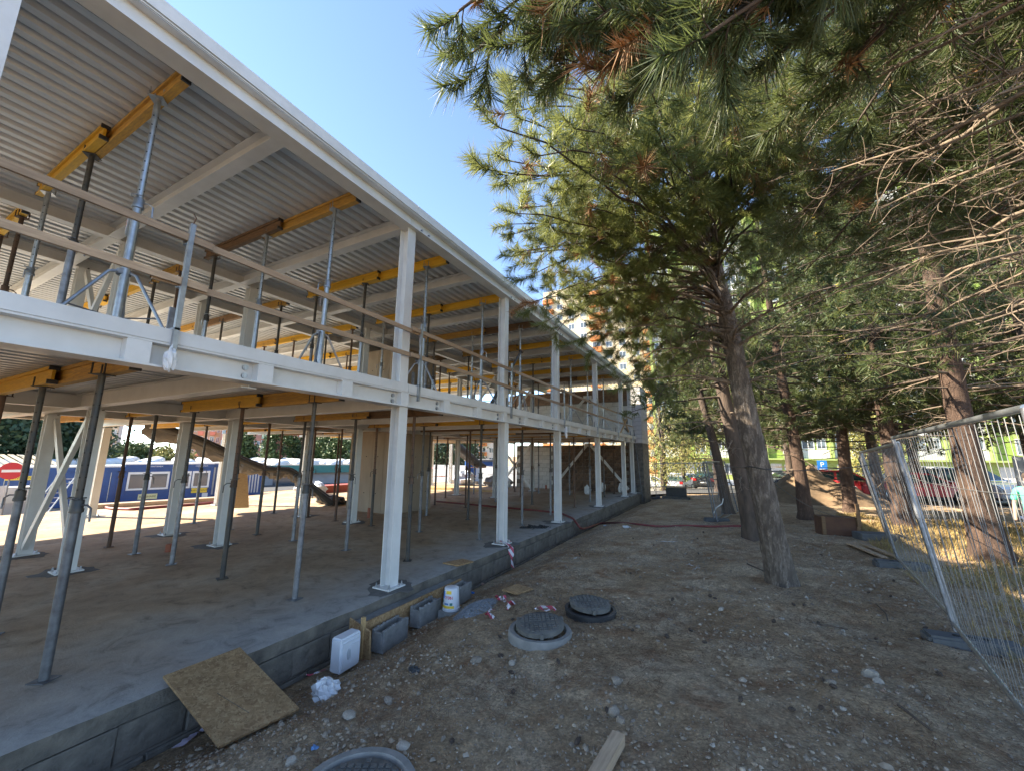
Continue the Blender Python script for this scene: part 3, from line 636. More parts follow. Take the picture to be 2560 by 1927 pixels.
# guard posts and plank rails along the floor edge
GP = [1.68, 5.06, 8.36, 11.95, 15.7, 19.2, 22.6]
for k, y in enumerate([-1.9] + GP):
    o = empty('guard_post', (-4.47, y, 2.86))
    MB().box((-.02, -.02, 0), (.02, .02, 1.33)).build('post', MT['galv'], o)
    MB().box((-.15, -.025, 0.255), (.02, .025, 0.275)).box((-.15, -.025, .275), (-.13, .025, .5)).build('clamp', MT['galv_old'], o)
    for z in (0.70, 1.14): MB().box((-.075, -.03, z - .02), (-.02, .03, z - .012)).box((-.083, -.03, z - .02), (-.075, .03, z + .07)).build('rail_hook', MT['galv'], o)
    mb = MB().tube([(0, 0, 1.33), (.02, .01, 1.40), (-.02, 0, 1.45)], 0.006, 6); mb.build('wire', MT['rust_steel'], o)
    tag(o, '%s steel guard rail post clamped to the floor edge, %s' % ('slender galvanised', ('outside the frame' if k == 0 else '%s from the near end' % ORD[k - 1])), 'guard post', 'guard posts on the floor edge')
gp = [-1.9] + GP
def rail(y0, y1, z0, z1, x, label):
    L = y1 - y0
    o = MB().box((-.014, 0, -.034), (.014, L, .034)).build('guard_rail', MT['plank']); o.location = (x, y0, z0); o.rotation_euler = (math.atan2(z1 - z0, L), 0, 0)
    tag(o, label, 'guard rail', 'plank rails along the floor edge')
for k in range(len(gp) - 1):
    a, b = gp[k], gp[k + 1]
    for j, z in enumerate((3.60, 4.04)):
        w = rnd.uniform(-.02, .02)
        rail(a - 0.22, b + 0.2, z + w + .0, z - w, -4.525 + (0.0 if k % 2 else 0.043), 'brown plank guard rail, %s one in the %s span from the near end' % ('lower' if j == 0 else 'upper', ORD[k]))
for q, (p0, p1) in enumerate((((-4.6, 20.2, 3.15), (-4.6, 21.7, 3.95)), ((-4.55, 20.6, 3.9), (-4.55, 21.9, 3.3)))):
    d = Vector(p1) - Vector(p0); o = MB().box((-.018, 0, -.045), (.018, d.length, .045)).build('loose_plank', MT['new_wood']); o.location = p0; o.rotation_euler = (math.atan2(d.z, math.hypot(d.x, d.y)), 0, 0)
    tag(o, 'pale diagonal plank %s at the far end of the guard rail' % ('rising' if q == 0 else 'falling'), 'plank')
# plastic sheet scraps tied to the posts
def crumple(name, c, size, m, seed, n=10, flat=1.0):
    r = np.random.default_rng(seed); mb = MB(); th = np.linspace(0, math.pi, n); ph = np.linspace(0, 2 * math.pi, 2 * n, endpoint=False); V = []
    for t in th:
        for p in ph: V.append((math.sin(t) * math.cos(p), math.sin(t) * math.sin(p), math.cos(t)))
    V = np.array(V) * (1 + r.normal(0, 0.16, (len(V), 1))) * np.array(size) + r.normal(0, 0.02 * max(size), (len(V), 3)); V[:, 2] *= flat
    m2 = 2 * n; F = [(i * m2 + j, (i + 1) * m2 + j, (i + 1) * m2 + (j + 1) % m2, i * m2 + (j + 1) % m2) for i in range(n - 1) for j in range(m2)]
    mb.add(V, F); o = mb.build(name, m); o.location = c; return o
tag(crumple('plastic_scrap', (-4.44, 1.66, 2.83), (.05, .05, .10), MT['bag'], 3, 7), 'white plastic scrap knotted to the foot of the nearest guard post', 'plastic scrap')
tag(crumple('plastic_scrap', (-4.45, 12.0, 2.72), (.05, .05, .16), MT['bag'], 4, 7), 'long white plastic scrap hanging below the fourth guard post', 'plastic scrap')
# leaning dark push-pull prop behind the second facade column
o = empty('raking_prop', (-5.3, 8.6, 3.1)); d = ony(1302, 880, 9.4) - np.array((-5.3, 8.6, 3.1)); 
MB().cyl((0, 0, 0), d * 0.6, 0.045, 10).build('outer_tube', MT['dark_steel'], o, 40); MB().cyl(d * 0.6, d, 0.033, 10).build('inner_tube', MT['dark_steel'], o, 40)
MB().cyl(d * 0.58, d * 0.63, 0.07, 10).build('collar', MT['rust_steel'], o, 40); MB().cyl(d, d * 1.02, 0.075, 6).build('end_plate', MT['rust_steel'], o)
tag(o, 'dark steel raking prop leaning above the guard rail behind the second facade column', 'prop')
# ladder-like scaffold poles at the far corner
for k in range(3):
    a = onz(1598 + 12 * k, 1240, -0.4); o = empty('scaffold_pole', (a[0] + .05 * k, 23.7 - 0.1 * k, -0.5))
    MB().tube([(0, 0, 0), (-0.35, 0.05, 3.4 + .3 * k)], 0.022, 8).build('tube', MT['galv_old'], o, 40); MB().cyl((-.03, 0, 1.0), (.03, .06, 1.0), 0.04, 8).build('coupler', MT['rust_steel'], o)
    tag(o, '%s thin steel pole leaning at the far corner of the slab' % ('leftmost', 'middle', 'rightmost')[k], 'pole')

# ================================================================== things lying about
import bmesh
def hexa(name, c4, th, m, parent=None):
    """board from four corners (top face), thickness th below"""
    P = [np.array(p, float) for p in c4]; n = np.cross(P[1] - P[0], P[3] - P[0]); n /= np.linalg.norm(n)
    if n[2] < 0: n = -n; P = P[::-1]
    V = P + [p - n * th for p in P]; o0 = sum(P) / 4
    mb = MB().add([v - o0 for v in V], [(0, 1, 2, 3), (7, 6, 5, 4)] + [(i, i + 4, (i + 1) % 4 + 4, (i + 1) % 4) for i in range(4)])
    o = mb.build(name, m, parent); o.location = o0; return o
def gp3(u, v, z0=0.0, dz=0.0): p = gpix(u, v, z0); return np.array((p[0], p[1], p[2] + dz))
# OSB ramp from the slab to the dirt
r = hexa('osb_board', [onz(408, 1688, .075), onz(600, 1616, .08), (-3.47, 2.60, g1(-3.47, 2.6) + 0.055), (-3.60, 2.03, g1(-3.6, 2.03) + 0.055)], 0.02, MT['osb']); tag(r, 'worn brown OSB board laid as a ramp from the slab edge to the dirt', 'board')
struct(MB().tube([(0.45, -.1, .004), (-.45, -.07, .008)], 0.0025, 4).build('pencil_line', MT['dark_steel'], r), 'stuff')
hexa('osb_board', [(-4.78, 6.30, .03), (-4.62, 6.72, .03), (-4.34, 6.66, .03), (-4.42, 6.28, .03)], 0.02, MT['osb_new']); tag(bpy.data.objects['osb_board.001'], 'small OSB board lying on the slab edge between the first two facade columns', 'board')
p = gp3(1293, 1480); o = hexa('osb_board', [p + np.array(q) for q in ((-.20, -.13, .05), (-.10, .20, .06), (.20, .15, .05), (.08, -.17, .045))], 0.022, MT['osb_new']); tag(o, 'yellowish OSB offcut lying on the dirt behind the manholes', 'board')
# formwork strip along the footing, fresh concrete strip, blocks, stake, distribution box, bucket
y0, y1 = 3.95, 6.05
o = MB().box((-4.20, y0, -.48), (-4.18, y1, -0.10)).build('formwork_board', MT['osb_new']); tag(o, 'long OSB formwork strip standing on edge along the slab footing', 'board')
o = MB().box((-4.44, y0 + .03, -.5), (-4.205, y1 - .02, -0.14)).build('footing_strip', MT['conc_block']); tag(o, 'strip of fresh grey concrete between slab edge and formwork board', 'footing')
def formblock(y, x, z, rz, label):
    o = empty('concrete_block', (x, y, z), rz); l, w, h = 0.25, 0.095, 0.26
    bb = MB().box((-w, -l, 0), (-w + .035, l, h)).box((w - .035, -l, 0), (w, l, h)).box((-w + .035, -l, 0), (w - .035, -l + .035, h - .03)).box((-w + .035, l - .035, 0), (w - .035, l, h - .02)).box((-w + .035, -.02, 0), (w - .035, .02, h - .08))
    b = bb.build('shell', MT['conc_block'], o); 
    q = bmesh.new(); q.from_mesh(b.data); bmesh.ops.bevel(q, geom=q.edges[:], offset=.004, segments=1, affect='EDGES'); q.to_mesh(b.data); q.free()
    r_ = np.random.default_rng(int(y * 100)); mb = MB()
    for k in range(14):
        c = np.array((r_.choice((-w + .018, w - .018)), r_.uniform(-l, l), h)); mb.lathe([(r_.uniform(.012, .03), -.004), (r_.uniform(.008, .02), r_.uniform(.008, .02))], 6, c)
    struct(mb.build('mortar_lumps', MT['conc_block'], b), 'stuff')
    tag(o, label, 'concrete block', 'hollow blocks along the footing')
formblock(4.27, -4.04, -.44, 0.10, 'hollow grey concrete block nearest the white distribution box')
formblock(4.98, -4.05, -.40, 0.06, 'hollow grey concrete block between the other two, left of the bucket')
formblock(5.78, -4.03, -.37, 0.08, 'hollow grey concrete block farthest along, behind the white bucket')
o = empty('formwork_stop', (-4.17, 3.92, -.5), 0.0)
hexa('board', [(-.2, -.02, .44), (.17, -.03, .36), (.2, -.03, .02), (-.2, -.02, .02)], 0.022, MT['osb_new'], o); MB().box((.03, -.07, 0), (.075, -.03, .5)).build('stake', MT['new_wood'], o)
tag(o, 'upright OSB stop board with a wooden stake at the end of the formwork', 'board')
o = empty('distribution_box', (-4.03, 3.56, -.42), 0.07)
q = MB().box((-.09, -.15, 0), (.07, .15, .36)).mesh('case'); b = bmesh.new(); b.from_mesh(q); bmesh.ops.bevel(b, geom=b.edges[:], offset=.018, segments=3, affect='EDGES'); b.to_mesh(q); b.free(); link('case', q, MT['white_plastic'], o)
MB().box((.0705, -.125, .05), (.082, .125, .31)).build('front_cover', MT['white_plastic'], o)
MB().box((.0825, -.02, .09), (.092, .105, .27)).build('door', MT['white_plastic'], o)
mb = MB().lathe([(.045, 0), (.043, .006)], 18); mb.v = [(.0826 + z, -.045 + x * .55, .18 + y * 1.3) for x, y, z in mb.v]; mb.build('finger_recess', MT['container_grey'], o)
tag(o, 'white plastic distribution box standing against the slab footing', 'distribution box')
bp = gp3(1100, 1527, -.3); bp = np.array((-3.76, 5.2, g1(-3.76, 5.2) + .06)); o = empty('bucket', tuple(bp), -0.4)
MB().lathe([(.125, .0), (.128, .02), (.128, .035), (.122, .04), (.106, .30), (.10, .305)], 28).build('shell', MT['white_plastic'], o, 40)
for a0, a1, z0_, z1_, m in ((-2.0, -0.2, .045, .08, 'yellow_sign'), (-1.9, -1.55, .17, .27, 'blue_sign'), (-1.3, -.55, .235, .28, 'yellow_sign'), (-1.9, -1.65, .12, .14, 'teal'), (-.75, -.4, .085, .12, 'teal'), (-1.5, -.9, .09, .115, 'container_light')):
    mb = MB(); n = 6
    for k in range(n + 1):
        a = a0 + (a1 - a0) * k / n
        for z in (z0_, z1_): rr = .1225 - (.0162) * (z - .04) / .26 + .001; mb.v.append((rr * math.cos(a), rr * math.sin(a), z))
    mb.f = [(2 * k, 2 * k + 2, 2 * k + 3, 2 * k + 1) for k in range(n)]; mb.build('label_print', MT[m], o)
for ch, a in zip('TYTAN', np.linspace(-1.35, -.55, 5)):
    text('lettering', ch, .06, MT['red_print'], o, (.1155 * math.cos(a), .1155 * math.sin(a), .185), (math.pi / 2, 0, a + math.pi / 2))
tag(o, 'upturned white plastic bucket with blue and yellow print beside the grey blocks', 'bucket')
MB().box((-.14, -.12, -.12), (.14, .12, 0)).build('concrete_lump', MT['conc_block']).location = (bp[0], bp[1], bp[2] - .005); tag(bpy.data.objects['concrete_lump'], 'grey concrete lump under the white bucket', 'concrete lump')
# manholes
def manhole(c, r, label, tilt=(0, 0), black=False, raised=.05, lug=True):
    o = empty('manhole', c)
    if black: MB().lathe([(r + .06, -.2), (r + .06, .02), (r + .075, .025), (r + .075, .05), (r + .03, .055), (r + .02, .02), (0.01, .0)], 40).build('plastic_ring', MT['black_plastic'], o, 35)
    else: MB().lathe([(r + .075, -.25), (r + .095, -.03), (r + .095, .06), (r + .08, .085), (r + .03, .085), (r + .018, .06), (r + .015, -.02), (.01, -.02)], 48).build('concrete_ring', MT['conc_ring'], o, 35)
    cv = MB().lathe([(r * .93, -.03), (r, -.025), (r, .022), (r - .012, .03), (.01, .03)], 44).build('cover', MT['black_iron'], o, 35); cv.location = (0, 0, raised); cv.rotation_euler = (tilt[0], tilt[1], .5)
    mb = MB(); s = .052
    for i in range(-6, 7):
        for j in range(-6, 7):
            if math.hypot(i * s, j * s) < r - .035 and not (abs(j) <= 0 and abs(i) <= 3): mb.box((i * s - .019, j * s - .017, .0302), (i * s + .019, j * s + .017, .0375))
    struct(mb.build('tread_studs', MT['black_iron'], cv), 'stuff')
    if lug:
        for a in (.4, 2.6, 4.7): MB().cbox((r * math.cos(a), r * math.sin(a), .0), (.05, .04, .05), Matrix.Rotation(a, 3, 'Z')).build('lug', MT['black_iron'], cv)
    tag(o, label, 'manhole'); return cv
mat('conc_ring', (0.27, 0.255, 0.235), (0.20, 0.19, 0.175), 9, 0.92, bump=0.25, bscale=30)
c = gp3(1350, 1585); manhole((c[0], c[1], c[2] - .02), .285, 'raised manhole with iron cover on a pale concrete ring, red-white tape on it', (.05, -.06), raised=.13)
c = gp3(1476, 1535); manhole((c[0], c[1], c[2] + .03), .265, 'manhole with dark round cover on a black plastic ring', (.03, .04), True, .10)
c = np.array((-2.24, 2.13, 0)); cz = g1(c[0], c[1]); cv = manhole((c[0], c[1], cz - .03), .30, 'nearest manhole, cut by the bottom edge, with square-studded iron cover', (0, 0), raised=.045, lug=False)
text('lettering', 'PODIA', .075, MT['black_iron'], cv, (0.0, 0, .031), (0, 0, -.2), .006)
# bag, scraps, tape
o = crumple('plastic_bag', (-3.62, 2.98, g1(-3.62, 2.98) + .03), (.13, .11, .10), MT['bag'], 8, 10); tag(o, 'crumpled white plastic bag beside the OSB ramp', 'plastic bag')
def ribbon(name, pts, w, m, label, seed=0, cat='tape'):
    P = np.array(pts, float); r_ = np.random.default_rng(seed); n = len(P); mb = MB(); T = np.gradient(P, axis=0)
    for i in range(n):
        s = np.cross(T[i], (0, 0, 1)) + r_.normal(0, .25, 3) * np.linalg.norm(T[i]); s /= np.linalg.norm(s) + 1e-9; ww = w * r_.uniform(.5, 1.0) / 2
        mb.v += [tuple(P[i] - s * ww), tuple(P[i] + s * ww)]
    mb.f = [(2 * i, 2 * i + 2, 2 * i + 3, 2 * i + 1) for i in range(n - 1)]; o = mb.build(name, m, None, 60); return tag(o, label, cat)
def scribble(u, v, n, rad, seed, h=.03):
    c = gp3(u, v); r_ = np.random.default_rng(seed); a = np.cumsum(r_.normal(0, 1.1, n)); st = np.stack([np.cos(a), np.sin(a)], 1) * rad * .45; P = np.cumsum(st, 0); P -= P.mean(0); P *= rad / (np.abs(P).max() + 1e-6)
    return [(c[0] + p[0], c[1] + p[1], g1(c[0] + p[0], c[1] + p[1]) + .015 + h * r_.random()) for p in P]
def pixribbon(uv, z0=0., dz=.02, k=4):
    P = [gp3(u, v, z0, dz) for u, v in uv]; out = []
    for a, b in zip(P[:-1], P[1:]):
        for t in np.linspace(0, 1, k, endpoint=False): out.append(a + (b - a) * t + rng.normal(0, .008, 3))
    return out + [P[-1]]
ribbon('barrier_tape', pixribbon([(438, 1880), (470, 1858), (500, 1835), (540, 1812)], -.3, .04), .08, MT['tape_pale'], 'pale violet tape scrap in the ditch below the OSB ramp', 1)
ribbon('barrier_tape', pixribbon([(215, 1926), (250, 1918), (275, 1912), (300, 1905)], -.4, .04), .10, MT['tape_pale'], 'pale tape scrap at the bottom edge of the photo beside the footing', 2)
ribbon('barrier_tape', pixribbon([(765, 1695), (800, 1685), (838, 1672), (845, 1680)], -.3, .03), .04, MT['tape'], 'narrow red and white tape lying right of the white bag', 3)
ribbon('barrier_tape', scribble(1262, 1508, 26, .20, 4, .07), .06, MT['tape'], 'tangle of red and white tape left of the raised manhole', 4)
ribbon('barrier_tape', scribble(1225, 1540, 16, .14, 5, .05), .06, MT['tape'], 'short tangle of red and white tape on the grey gravel', 5)
c = gp3(1355, 1560); ribbon('barrier_tape', [(c[0] + .1 * math.cos(t * 1.7) + .012 * t, c[1] + .06 * math.sin(t * 2.3) + .01 * t, c[2] + .185 + .012 * math.sin(5 * t)) for t in np.linspace(0, 7, 24)], .04, MT['tape'], 'red and white tape scrap lying on the raised manhole cover', 6)
ribbon('barrier_tape', [(-4.75, 8.2, .06), (-4.62, 8.18, .11), (-4.5, 8.2, .06), (-4.42, 8.22, .02), (-4.36, 8.2, -.08), (-4.34, 8.23, -.2), (-4.33, 8.18, -.32), (-4.30, 8.22, -.42)], .16, MT['tape'], 'red and white tape hanging over the slab edge from the second column foot', 7)
ribbon('barrier_tape', [(-4.75, 8.44, .05), (-4.6, 8.47, .08), (-4.48, 8.42, .05)], .09, MT['tape'], 'red and white tape end tied round the second column foot', 8)
ribbon('strapping', scribble(1735, 1422, 18, .22, 9, .05), .018, MT['bag'], 'loop of thin white strapping lying on the dirt left of the big pine', 9, 'strapping')
ribbon('strapping', pixribbon([(1640, 1354), (1670, 1356), (1696, 1355)], -.2, .03), .03, MT['bag'], 'straight white strapping scrap on the dirt', 10, 'strapping')
for k, (u, v, s, lab) in enumerate(((1567, 1318, .12, 'white plastic sheet scrap lying beside the red hose'), (1512, 1314, .06, 'small white scrap by the slab end of the red hose'), (1180, 1483, .045, 'small blue plastic scrap on the dirt right of the bucket'), (786, 1875, .03, 'tiny pale blue cap lying near the nearest manhole'), (1205, 1461, .05, 'pinkish scrap at the foot of the footing'))):
    p = gp3(u, v); m = 'blue_sign' if k == 2 else 'container_light' if k == 3 else 'skin' if k == 4 else 'bag'; tag(crumple('plastic_scrap', (p[0], p[1], p[2] + .02), (s, s * .7, s * .35), MT[m], 20 + k, 7), lab, 'plastic scrap')
p = gp3(1035, 1676); tag(crumple('rubber_scrap', (p[0], p[1], p[2] + .015), (.07, .045, .025), MT['black_plastic'], 31, 7), 'black and yellow rubber scrap on the dirt before the blocks', 'scrap')
p = gp3(1710, 1700) if False else None
# plank end at the lower edge, sticks
a = gp3(1548, 1862, 0, .05); o = MB().box((-.045, -.5, -.035), (.045, 0, .035)).build('plank_end', MT['plank']); o.location = (a[0], a[1], a[2]); o.rotation_euler = (.02, 0, -.10); tag(o, 'sawn wooden batten end sticking in at the bottom edge', 'batten')
def stick(uv, r, label, m='limb', dz=.015):
    P = [gp3(u, v, 0, dz) for u, v in uv]; o = MB().tube(P, [r * (1 - .12 * k) for k in range(len(P))], 6).build('stick', MT[m], None, 50); tag(o, label, 'stick')
stick([(1868, 1410), (1890, 1420), (1918, 1432)], .014, 'dark stick leaning at the foot of the big pine')
stick([(2040, 1562), (2075, 1566), (2120, 1575)], .010, 'thin dark stick lying in the open dirt')
stick([(2245, 1765), (2290, 1800), (2330, 1830)], .010, 'thin dark stick lying near the fence foot')
stick([(2190, 1510), (2215, 1535), (2220, 1555)], .007, 'small curved twig left of the fence')
# red hose from inside the building over the edge and across the dirt
hp = [onz(1091, 1252, .03), onz(1150, 1257, .03), onz(1200, 1262, .03), onz(1290, 1270, .03), onz(1400, 1280, .03), np.array((-4.55, 12.7, .035)), np.array((-4.37, 12.5, -.02)), np.array((-4.1, 12.3, -.25))] + [gp3(u, v, -.2, .03) for u, v in ((1500, 1308), (1560, 1308), (1650, 1318), (1720, 1315), (1790, 1318), (1845, 1316), (1900, 1320), (1960, 1318))]
P = np.array(hp); tt = np.linspace(0, len(P) - 1, 90); Q = np.stack([np.interp(tt, np.arange(len(P)), P[:, k]) for k in range(3)], 1)
for _ in range(3): Q[1:-1] = (Q[:-2] + 2 * Q[1:-1] + Q[2:]) / 4
o = MB().tube(Q, .032, 8).build('red_hose', MT['hose'], None, 60); tag(o, 'dark red hose running from the slab over its edge and across the dirt', 'hose')
hp2 = [onz(u, v, .04) for u, v in ((215, 1262), (240, 1260), (275, 1270), (330, 1272), (400, 1266), (470, 1261), (560, 1253))]; P = np.array(hp2); tt = np.linspace(0, 6, 50); Q = np.stack([np.interp(tt, np.arange(7), P[:, k]) for k in range(3)], 1)
o = MB().tube(Q, .05, 8).build('red_hose', MT['hose'], None, 60); tag(o, 'red hose lying on the sunlit far edge of the slab', 'hose')
# black netting and stubs on the slab
o = MB(); r_ = np.random.default_rng(5)
for k in range(60): t = k / 60; a = np.array((-5.15 + .55 * t, 10.35 + .5 * t, .012)); o.tube([a + r_.normal(0, .06, 3) * (1, 1, .15), a + r_.normal(0, .09, 3) * (1, 1, .3) + (0, 0, .02), a + r_.normal(0, .06, 3) * (1, 1, .15)], .009, 4)
o.v = [(x, y, max(z, .002)) for x, y, z in o.v]; o = o.build('black_netting', MT['black_plastic']); tag(o, 'heap of black netting on the slab edge before the third column', 'netting')
for k, (u, v, h, r, lab) in enumerate(((420, 1378, .15, .055, 'short red-brown drain pipe stub in the slab near the braced columns'), (921, 1293, .30, .045, 'tall red-brown drain pipe stub beside the concrete core'), (1365, 1222, .25, .06, 'red-brown pipe stub at the foot of the far block wall'), (966, 1292, .06, .05, 'low brown pipe stub at the corner of the concrete core'))):
    p = onz(u, v, 0); o = MB().lathe([(r, -.02), (r, h), (r - .008, h), (r - .008, 0)], 16).build('drain_pipe', MT['pvc'], None, 40); o.location = (p[0], p[1], 0); tag(o, lab, 'pipe')
for k, (u, v, lab) in enumerate(((1468, 1234, 'white canister standing before the dark old wall'), (1553, 1230, 'white bag standing near the far facade column'), (1508, 1228, 'small pale bag at the foot of the dark old wall'))):
    p = onz(u, v, 0); o = crumple('canister', (p[0], p[1], .22), (.16, .14, .25), MT['bag'], 50 + k, 7); tag(o, lab, 'container' if k == 0 else 'bag')
# timber and bundles on the sunny side of the slab
def stack(name, x, y, z, l, w, h, rz, m, n, label, cat):
    o = empty(name, (x, y, z), rz)
    for k in range(n):
        b = MB().box((-l/2 * rnd.uniform(.9, 1), -w/2 + k * w / n + .005, 0), (l/2 * rnd.uniform(.9, 1), -w/2 + (k + 1) * w / n - .005, h)).build('timber', MT[m], o)
    tag(o, label, cat)
stack('timber_stack', -13.6, 19.3, .004, 4.5, 1.0, .12, .15, 'new_wood', 6, 'flat stack of orange boards lying on the slab near the far braces', 'timber stack')
stack('timber_stack', -18.4, 16.0, .004, 5.0, .9, .35, 1.5, 'red_beam', 4, 'stack of red formwork beams on the sunlit slab edge', 'timber stack')
stack('timber_stack', -18.9, 20.5, .004, 4.0, .8, .5, 1.5, 'red_beam', 4, 'far stack of red beams behind the barrier tape', 'timber stack')
stack('timber_stack', -19.3, 8.0, .004, 5.2, .5, .14, 1.35, 'plank', 3, 'pale planks lying along the sunlit slab edge', 'timber stack')
p = onz(600, 1268, 0); o = hexa('leaning_board', [(p[0] - .9, p[1] + .1, 1.25), (p[0] - .7, p[1] + .5, 1.25), (p[0] + .2, p[1] + .2, .02), (p[0] + .0, p[1] - .2, .02)], .03, MT['new_wood']); tag(o, 'orange timber board leaning near the blue containers', 'board')
for k, (x, y, s, m, lab) in enumerate(((-15.6, 22.6, (.8, .6, .5), 'sheet_blue', 'crumpled bluish plastic sheet heap by the barrier tape'), (-13.2, 22.9, (1.0, .5, .35), 'tarp', 'dark brown tarpaulin bundle before the lit block wall'), (-12.3, 22.3, (.35, .3, .35), 'bag', 'pale sack at the foot of the lit block wall'), (-18.0, 13.0, (.8, .6, .35), 'sheet_blue', 'heap of grey rubbish sacks beyond the tarpaulin chute'))):
    tag(crumple('sheet_heap', (x, y, s[2] * .8), s, MT[m], 70 + k, 9), lab, 'heap')
# tarpaulin chute hanging from the upper floor
pa, pb = np.array((-17.5, 6.3, 2.95)), np.array((-13.75, 10.95, .1)); pn = np.cross(pb - pa, (0, 0, 1.)); 
def onplane(u, v): w = dirn(u, v); return CAM + w * (pn.dot(pa - CAM) / pn.dot(w))
path = [pa] + [onplane(u, v) for u, v in ((500, 1098), (600, 1146), (665, 1172), (725, 1173), (780, 1216))] + [pb]
path[-1][2] = .1; P = np.array(path); tt = np.linspace(0, len(P) - 1, 40); Q = np.stack([np.interp(tt, np.arange(len(P)), P[:, k]) for k in range(3)], 1)
for _ in range(2): Q[1:-1] = (Q[:-2] + 2 * Q[1:-1] + Q[2:]) / 4
T = np.gradient(Q, axis=0); T /= np.linalg.norm(T, axis=1)[:, None]; mb = MB(); na = 13
for i in range(40):
    s = np.cross(T[i], (0, 0, 1)); s /= np.linalg.norm(s); up = np.cross(s, T[i]); fl = 1 - .55 * (i / 39)
    for k in range(na):
        a = math.pi * (k / (na - 1)); w = .34 + .03 * math.sin(i * 1.7 + k); dpt = (.42 + .10 * math.sin(i * .9) + .07 * math.sin(i * 2.9 + k * .6)) * fl
        mb.v.append(tuple(Q[i] + s * (math.cos(a) * w) - up * (math.sin(a) ** .7 * dpt) + rng.normal(0, .028, 3)))
mb.f = [(i * na + k, i * na + k + 1, (i + 1) * na + k + 1, (i + 1) * na + k) for i in range(39) for k in range(na - 1)]
ch = empty('rubble_chute', (0, 0, 0)); mb.build('tarpaulin', MT['tarp'], ch, 25)
for s_ in (-1, 1):
    E_ = []
    for i in range(40): s = np.cross(T[i], (0, 0, 1)); s /= np.linalg.norm(s); E_.append(Q[i] + s * s_ * .36)
    MB().tube(E_, .10, 7).build('rolled_edge', MT['tarp_dark'] if 'tarp_dark' in MT else mat('tarp_dark', (.06, .053, .045), (.04, .036, .032), 4, .6), ch, 60)
tag(ch, 'grey tarpaulin chute sloping from the upper floor down to the slab', 'chute')
o = crumple('tarpaulin_heap', (-14.1, 11.2, .12), (.7, .4, .16), MT['tarp_dark'], 91, 9); tag(o, 'dark tarpaulin heap at the lower end of the chute', 'tarpaulin')
P = [onx(1146, 1120, -17.0), onx(1170, 1140, -16.2), onx(1195, 1160, -15.5), onx(1215, 1165, -15.1)]; o = MB().tube(P, [.4, .35, .3, .1], 9).build('rubble_chute', MT['tarp_dark'], None, 60); tag(o, 'black plastic rubble chute beyond the far inner columns', 'chute')
for k, z in enumerate((.75, 1.25)):
    P = [(-18.5 + t * 6.5, 17.5 + t * 5.2, z - .12 * math.sin(t * math.pi) + .1 * t) for t in np.linspace(0, 1, 24)]; ribbon('barrier_tape', P, .16, MT['tape'], '%s red and white barrier tape strung across the far bays' % ('lower' if k == 0 else 'upper'), 40 + k)
# stones: the larger ones are things, the rest is gravel
def stone_mesh(seed, ang=False):
    r_ = np.random.default_rng(seed); b = bmesh.new(); bmesh.ops.create_icosphere(b, subdivisions=2, radius=1); k = r_.uniform(.6, 1.2, 3)
    for v in b.verts: v.co = Vector((v.co.x * k[0], v.co.y * k[1], v.co.z * k[2] * .62)) * (1 + r_.normal(0, .05))
    for _ in range(5 if ang else 2):
        n_ = Vector(r_.normal(0, 1, 3)).normalized(); lim = r_.uniform(.45, .65)
        for v in b.verts:
            q_ = v.co.dot(n_)
            if q_ > lim: v.co -= n_ * (q_ - lim)
    me = bpy.data.meshes.new('stone'); b.to_mesh(me); b.free(); me.shade_smooth(); me.set_sharp_from_angle(angle=.5)
    return me
SM = [stone_mesh(s, s % 2 == 0) for s in range(8)]; SMP = [m.copy() for m in SM]
for m in SM: m.materials.append(MT['stone'])
for m in SMP: m.materials.append(MT['pale_stone'])
def stone(u, v, r, label, pale=False, k=None, grp=None):
    p = gp3(u, v); o = bpy.data.objects.new('stone', (SMP if pale else SM)[rnd.randrange(8) if k is None else k]); C.objects.link(o); o.scale = (r, r, r); o.location = (p[0], p[1], p[2] + r * .12); o.rotation_euler = (rnd.uniform(-.3, .3), rnd.uniform(-.3, .3), rnd.uniform(0, 6)); tag(o, label, 'stone', grp)
stone(2178, 1690, .085, 'large white angular stone alone on the dirt at lower right', True, 4); stone(2195, 1706, .06, 'pale stone touching the large white one at lower right', True, 2)
stone(1532, 1780, .075, 'pinkish angular stone in the middle foreground', False, 2); stone(1552, 1802, .05, 'small grey stone just below the pinkish one', False, 4)
stone(873, 1788, .06, 'flat white stone left of the middle foreground', True, 1); stone(971, 1752, .05, 'rounded tan stone with two pebbles before the blocks', False, 1)
stone(1003, 1653, .06, 'grey stone lying just before the first concrete block', False, 3); stone(1190, 1651, .065, 'grey stone below the raised manhole, with a cone beside it', False, 5)
stone(1280, 1659, .055, 'pale grey rounded stone below the raised manhole', True, 3); stone(1008, 1867, .05, 'pale stone above the nearest manhole ring', True, 5)
stone(1540, 1703, .055, 'grey rounded stone in the middle of the dirt', False, 7); stone(2075, 1707, .05, 'grey stone left of the large white one', False, 5); stone(1375, 1595, .05, 'pale stone at the foot of the raised manhole ring', True, 0)
stone(727, 1905, .045, 'white cube-like stone left of the nearest manhole', True, 4); stone(1438, 1395, .05, 'pale stone in the dirt near the tree row', True, 1); stone(1803, 1523, .06, 'pale stone standing alone left of the pine foot', True, 6)
sm_grp = 'small stones scattered on the dirt'
for k in range(80):
    for _ in range(50):
        u, v = rnd.uniform(640, 2450), rnd.triangular(1330, 1920, 1600)
        p = gpix(u, v)
        if -4.0 < p[0] < 2.0 and 1.2 < p[1] < 14: break
    stone(u, v, rnd.uniform(.012, .032), 'small stone lying loose on the brown dirt', rnd.random() < .12, None, sm_grp)
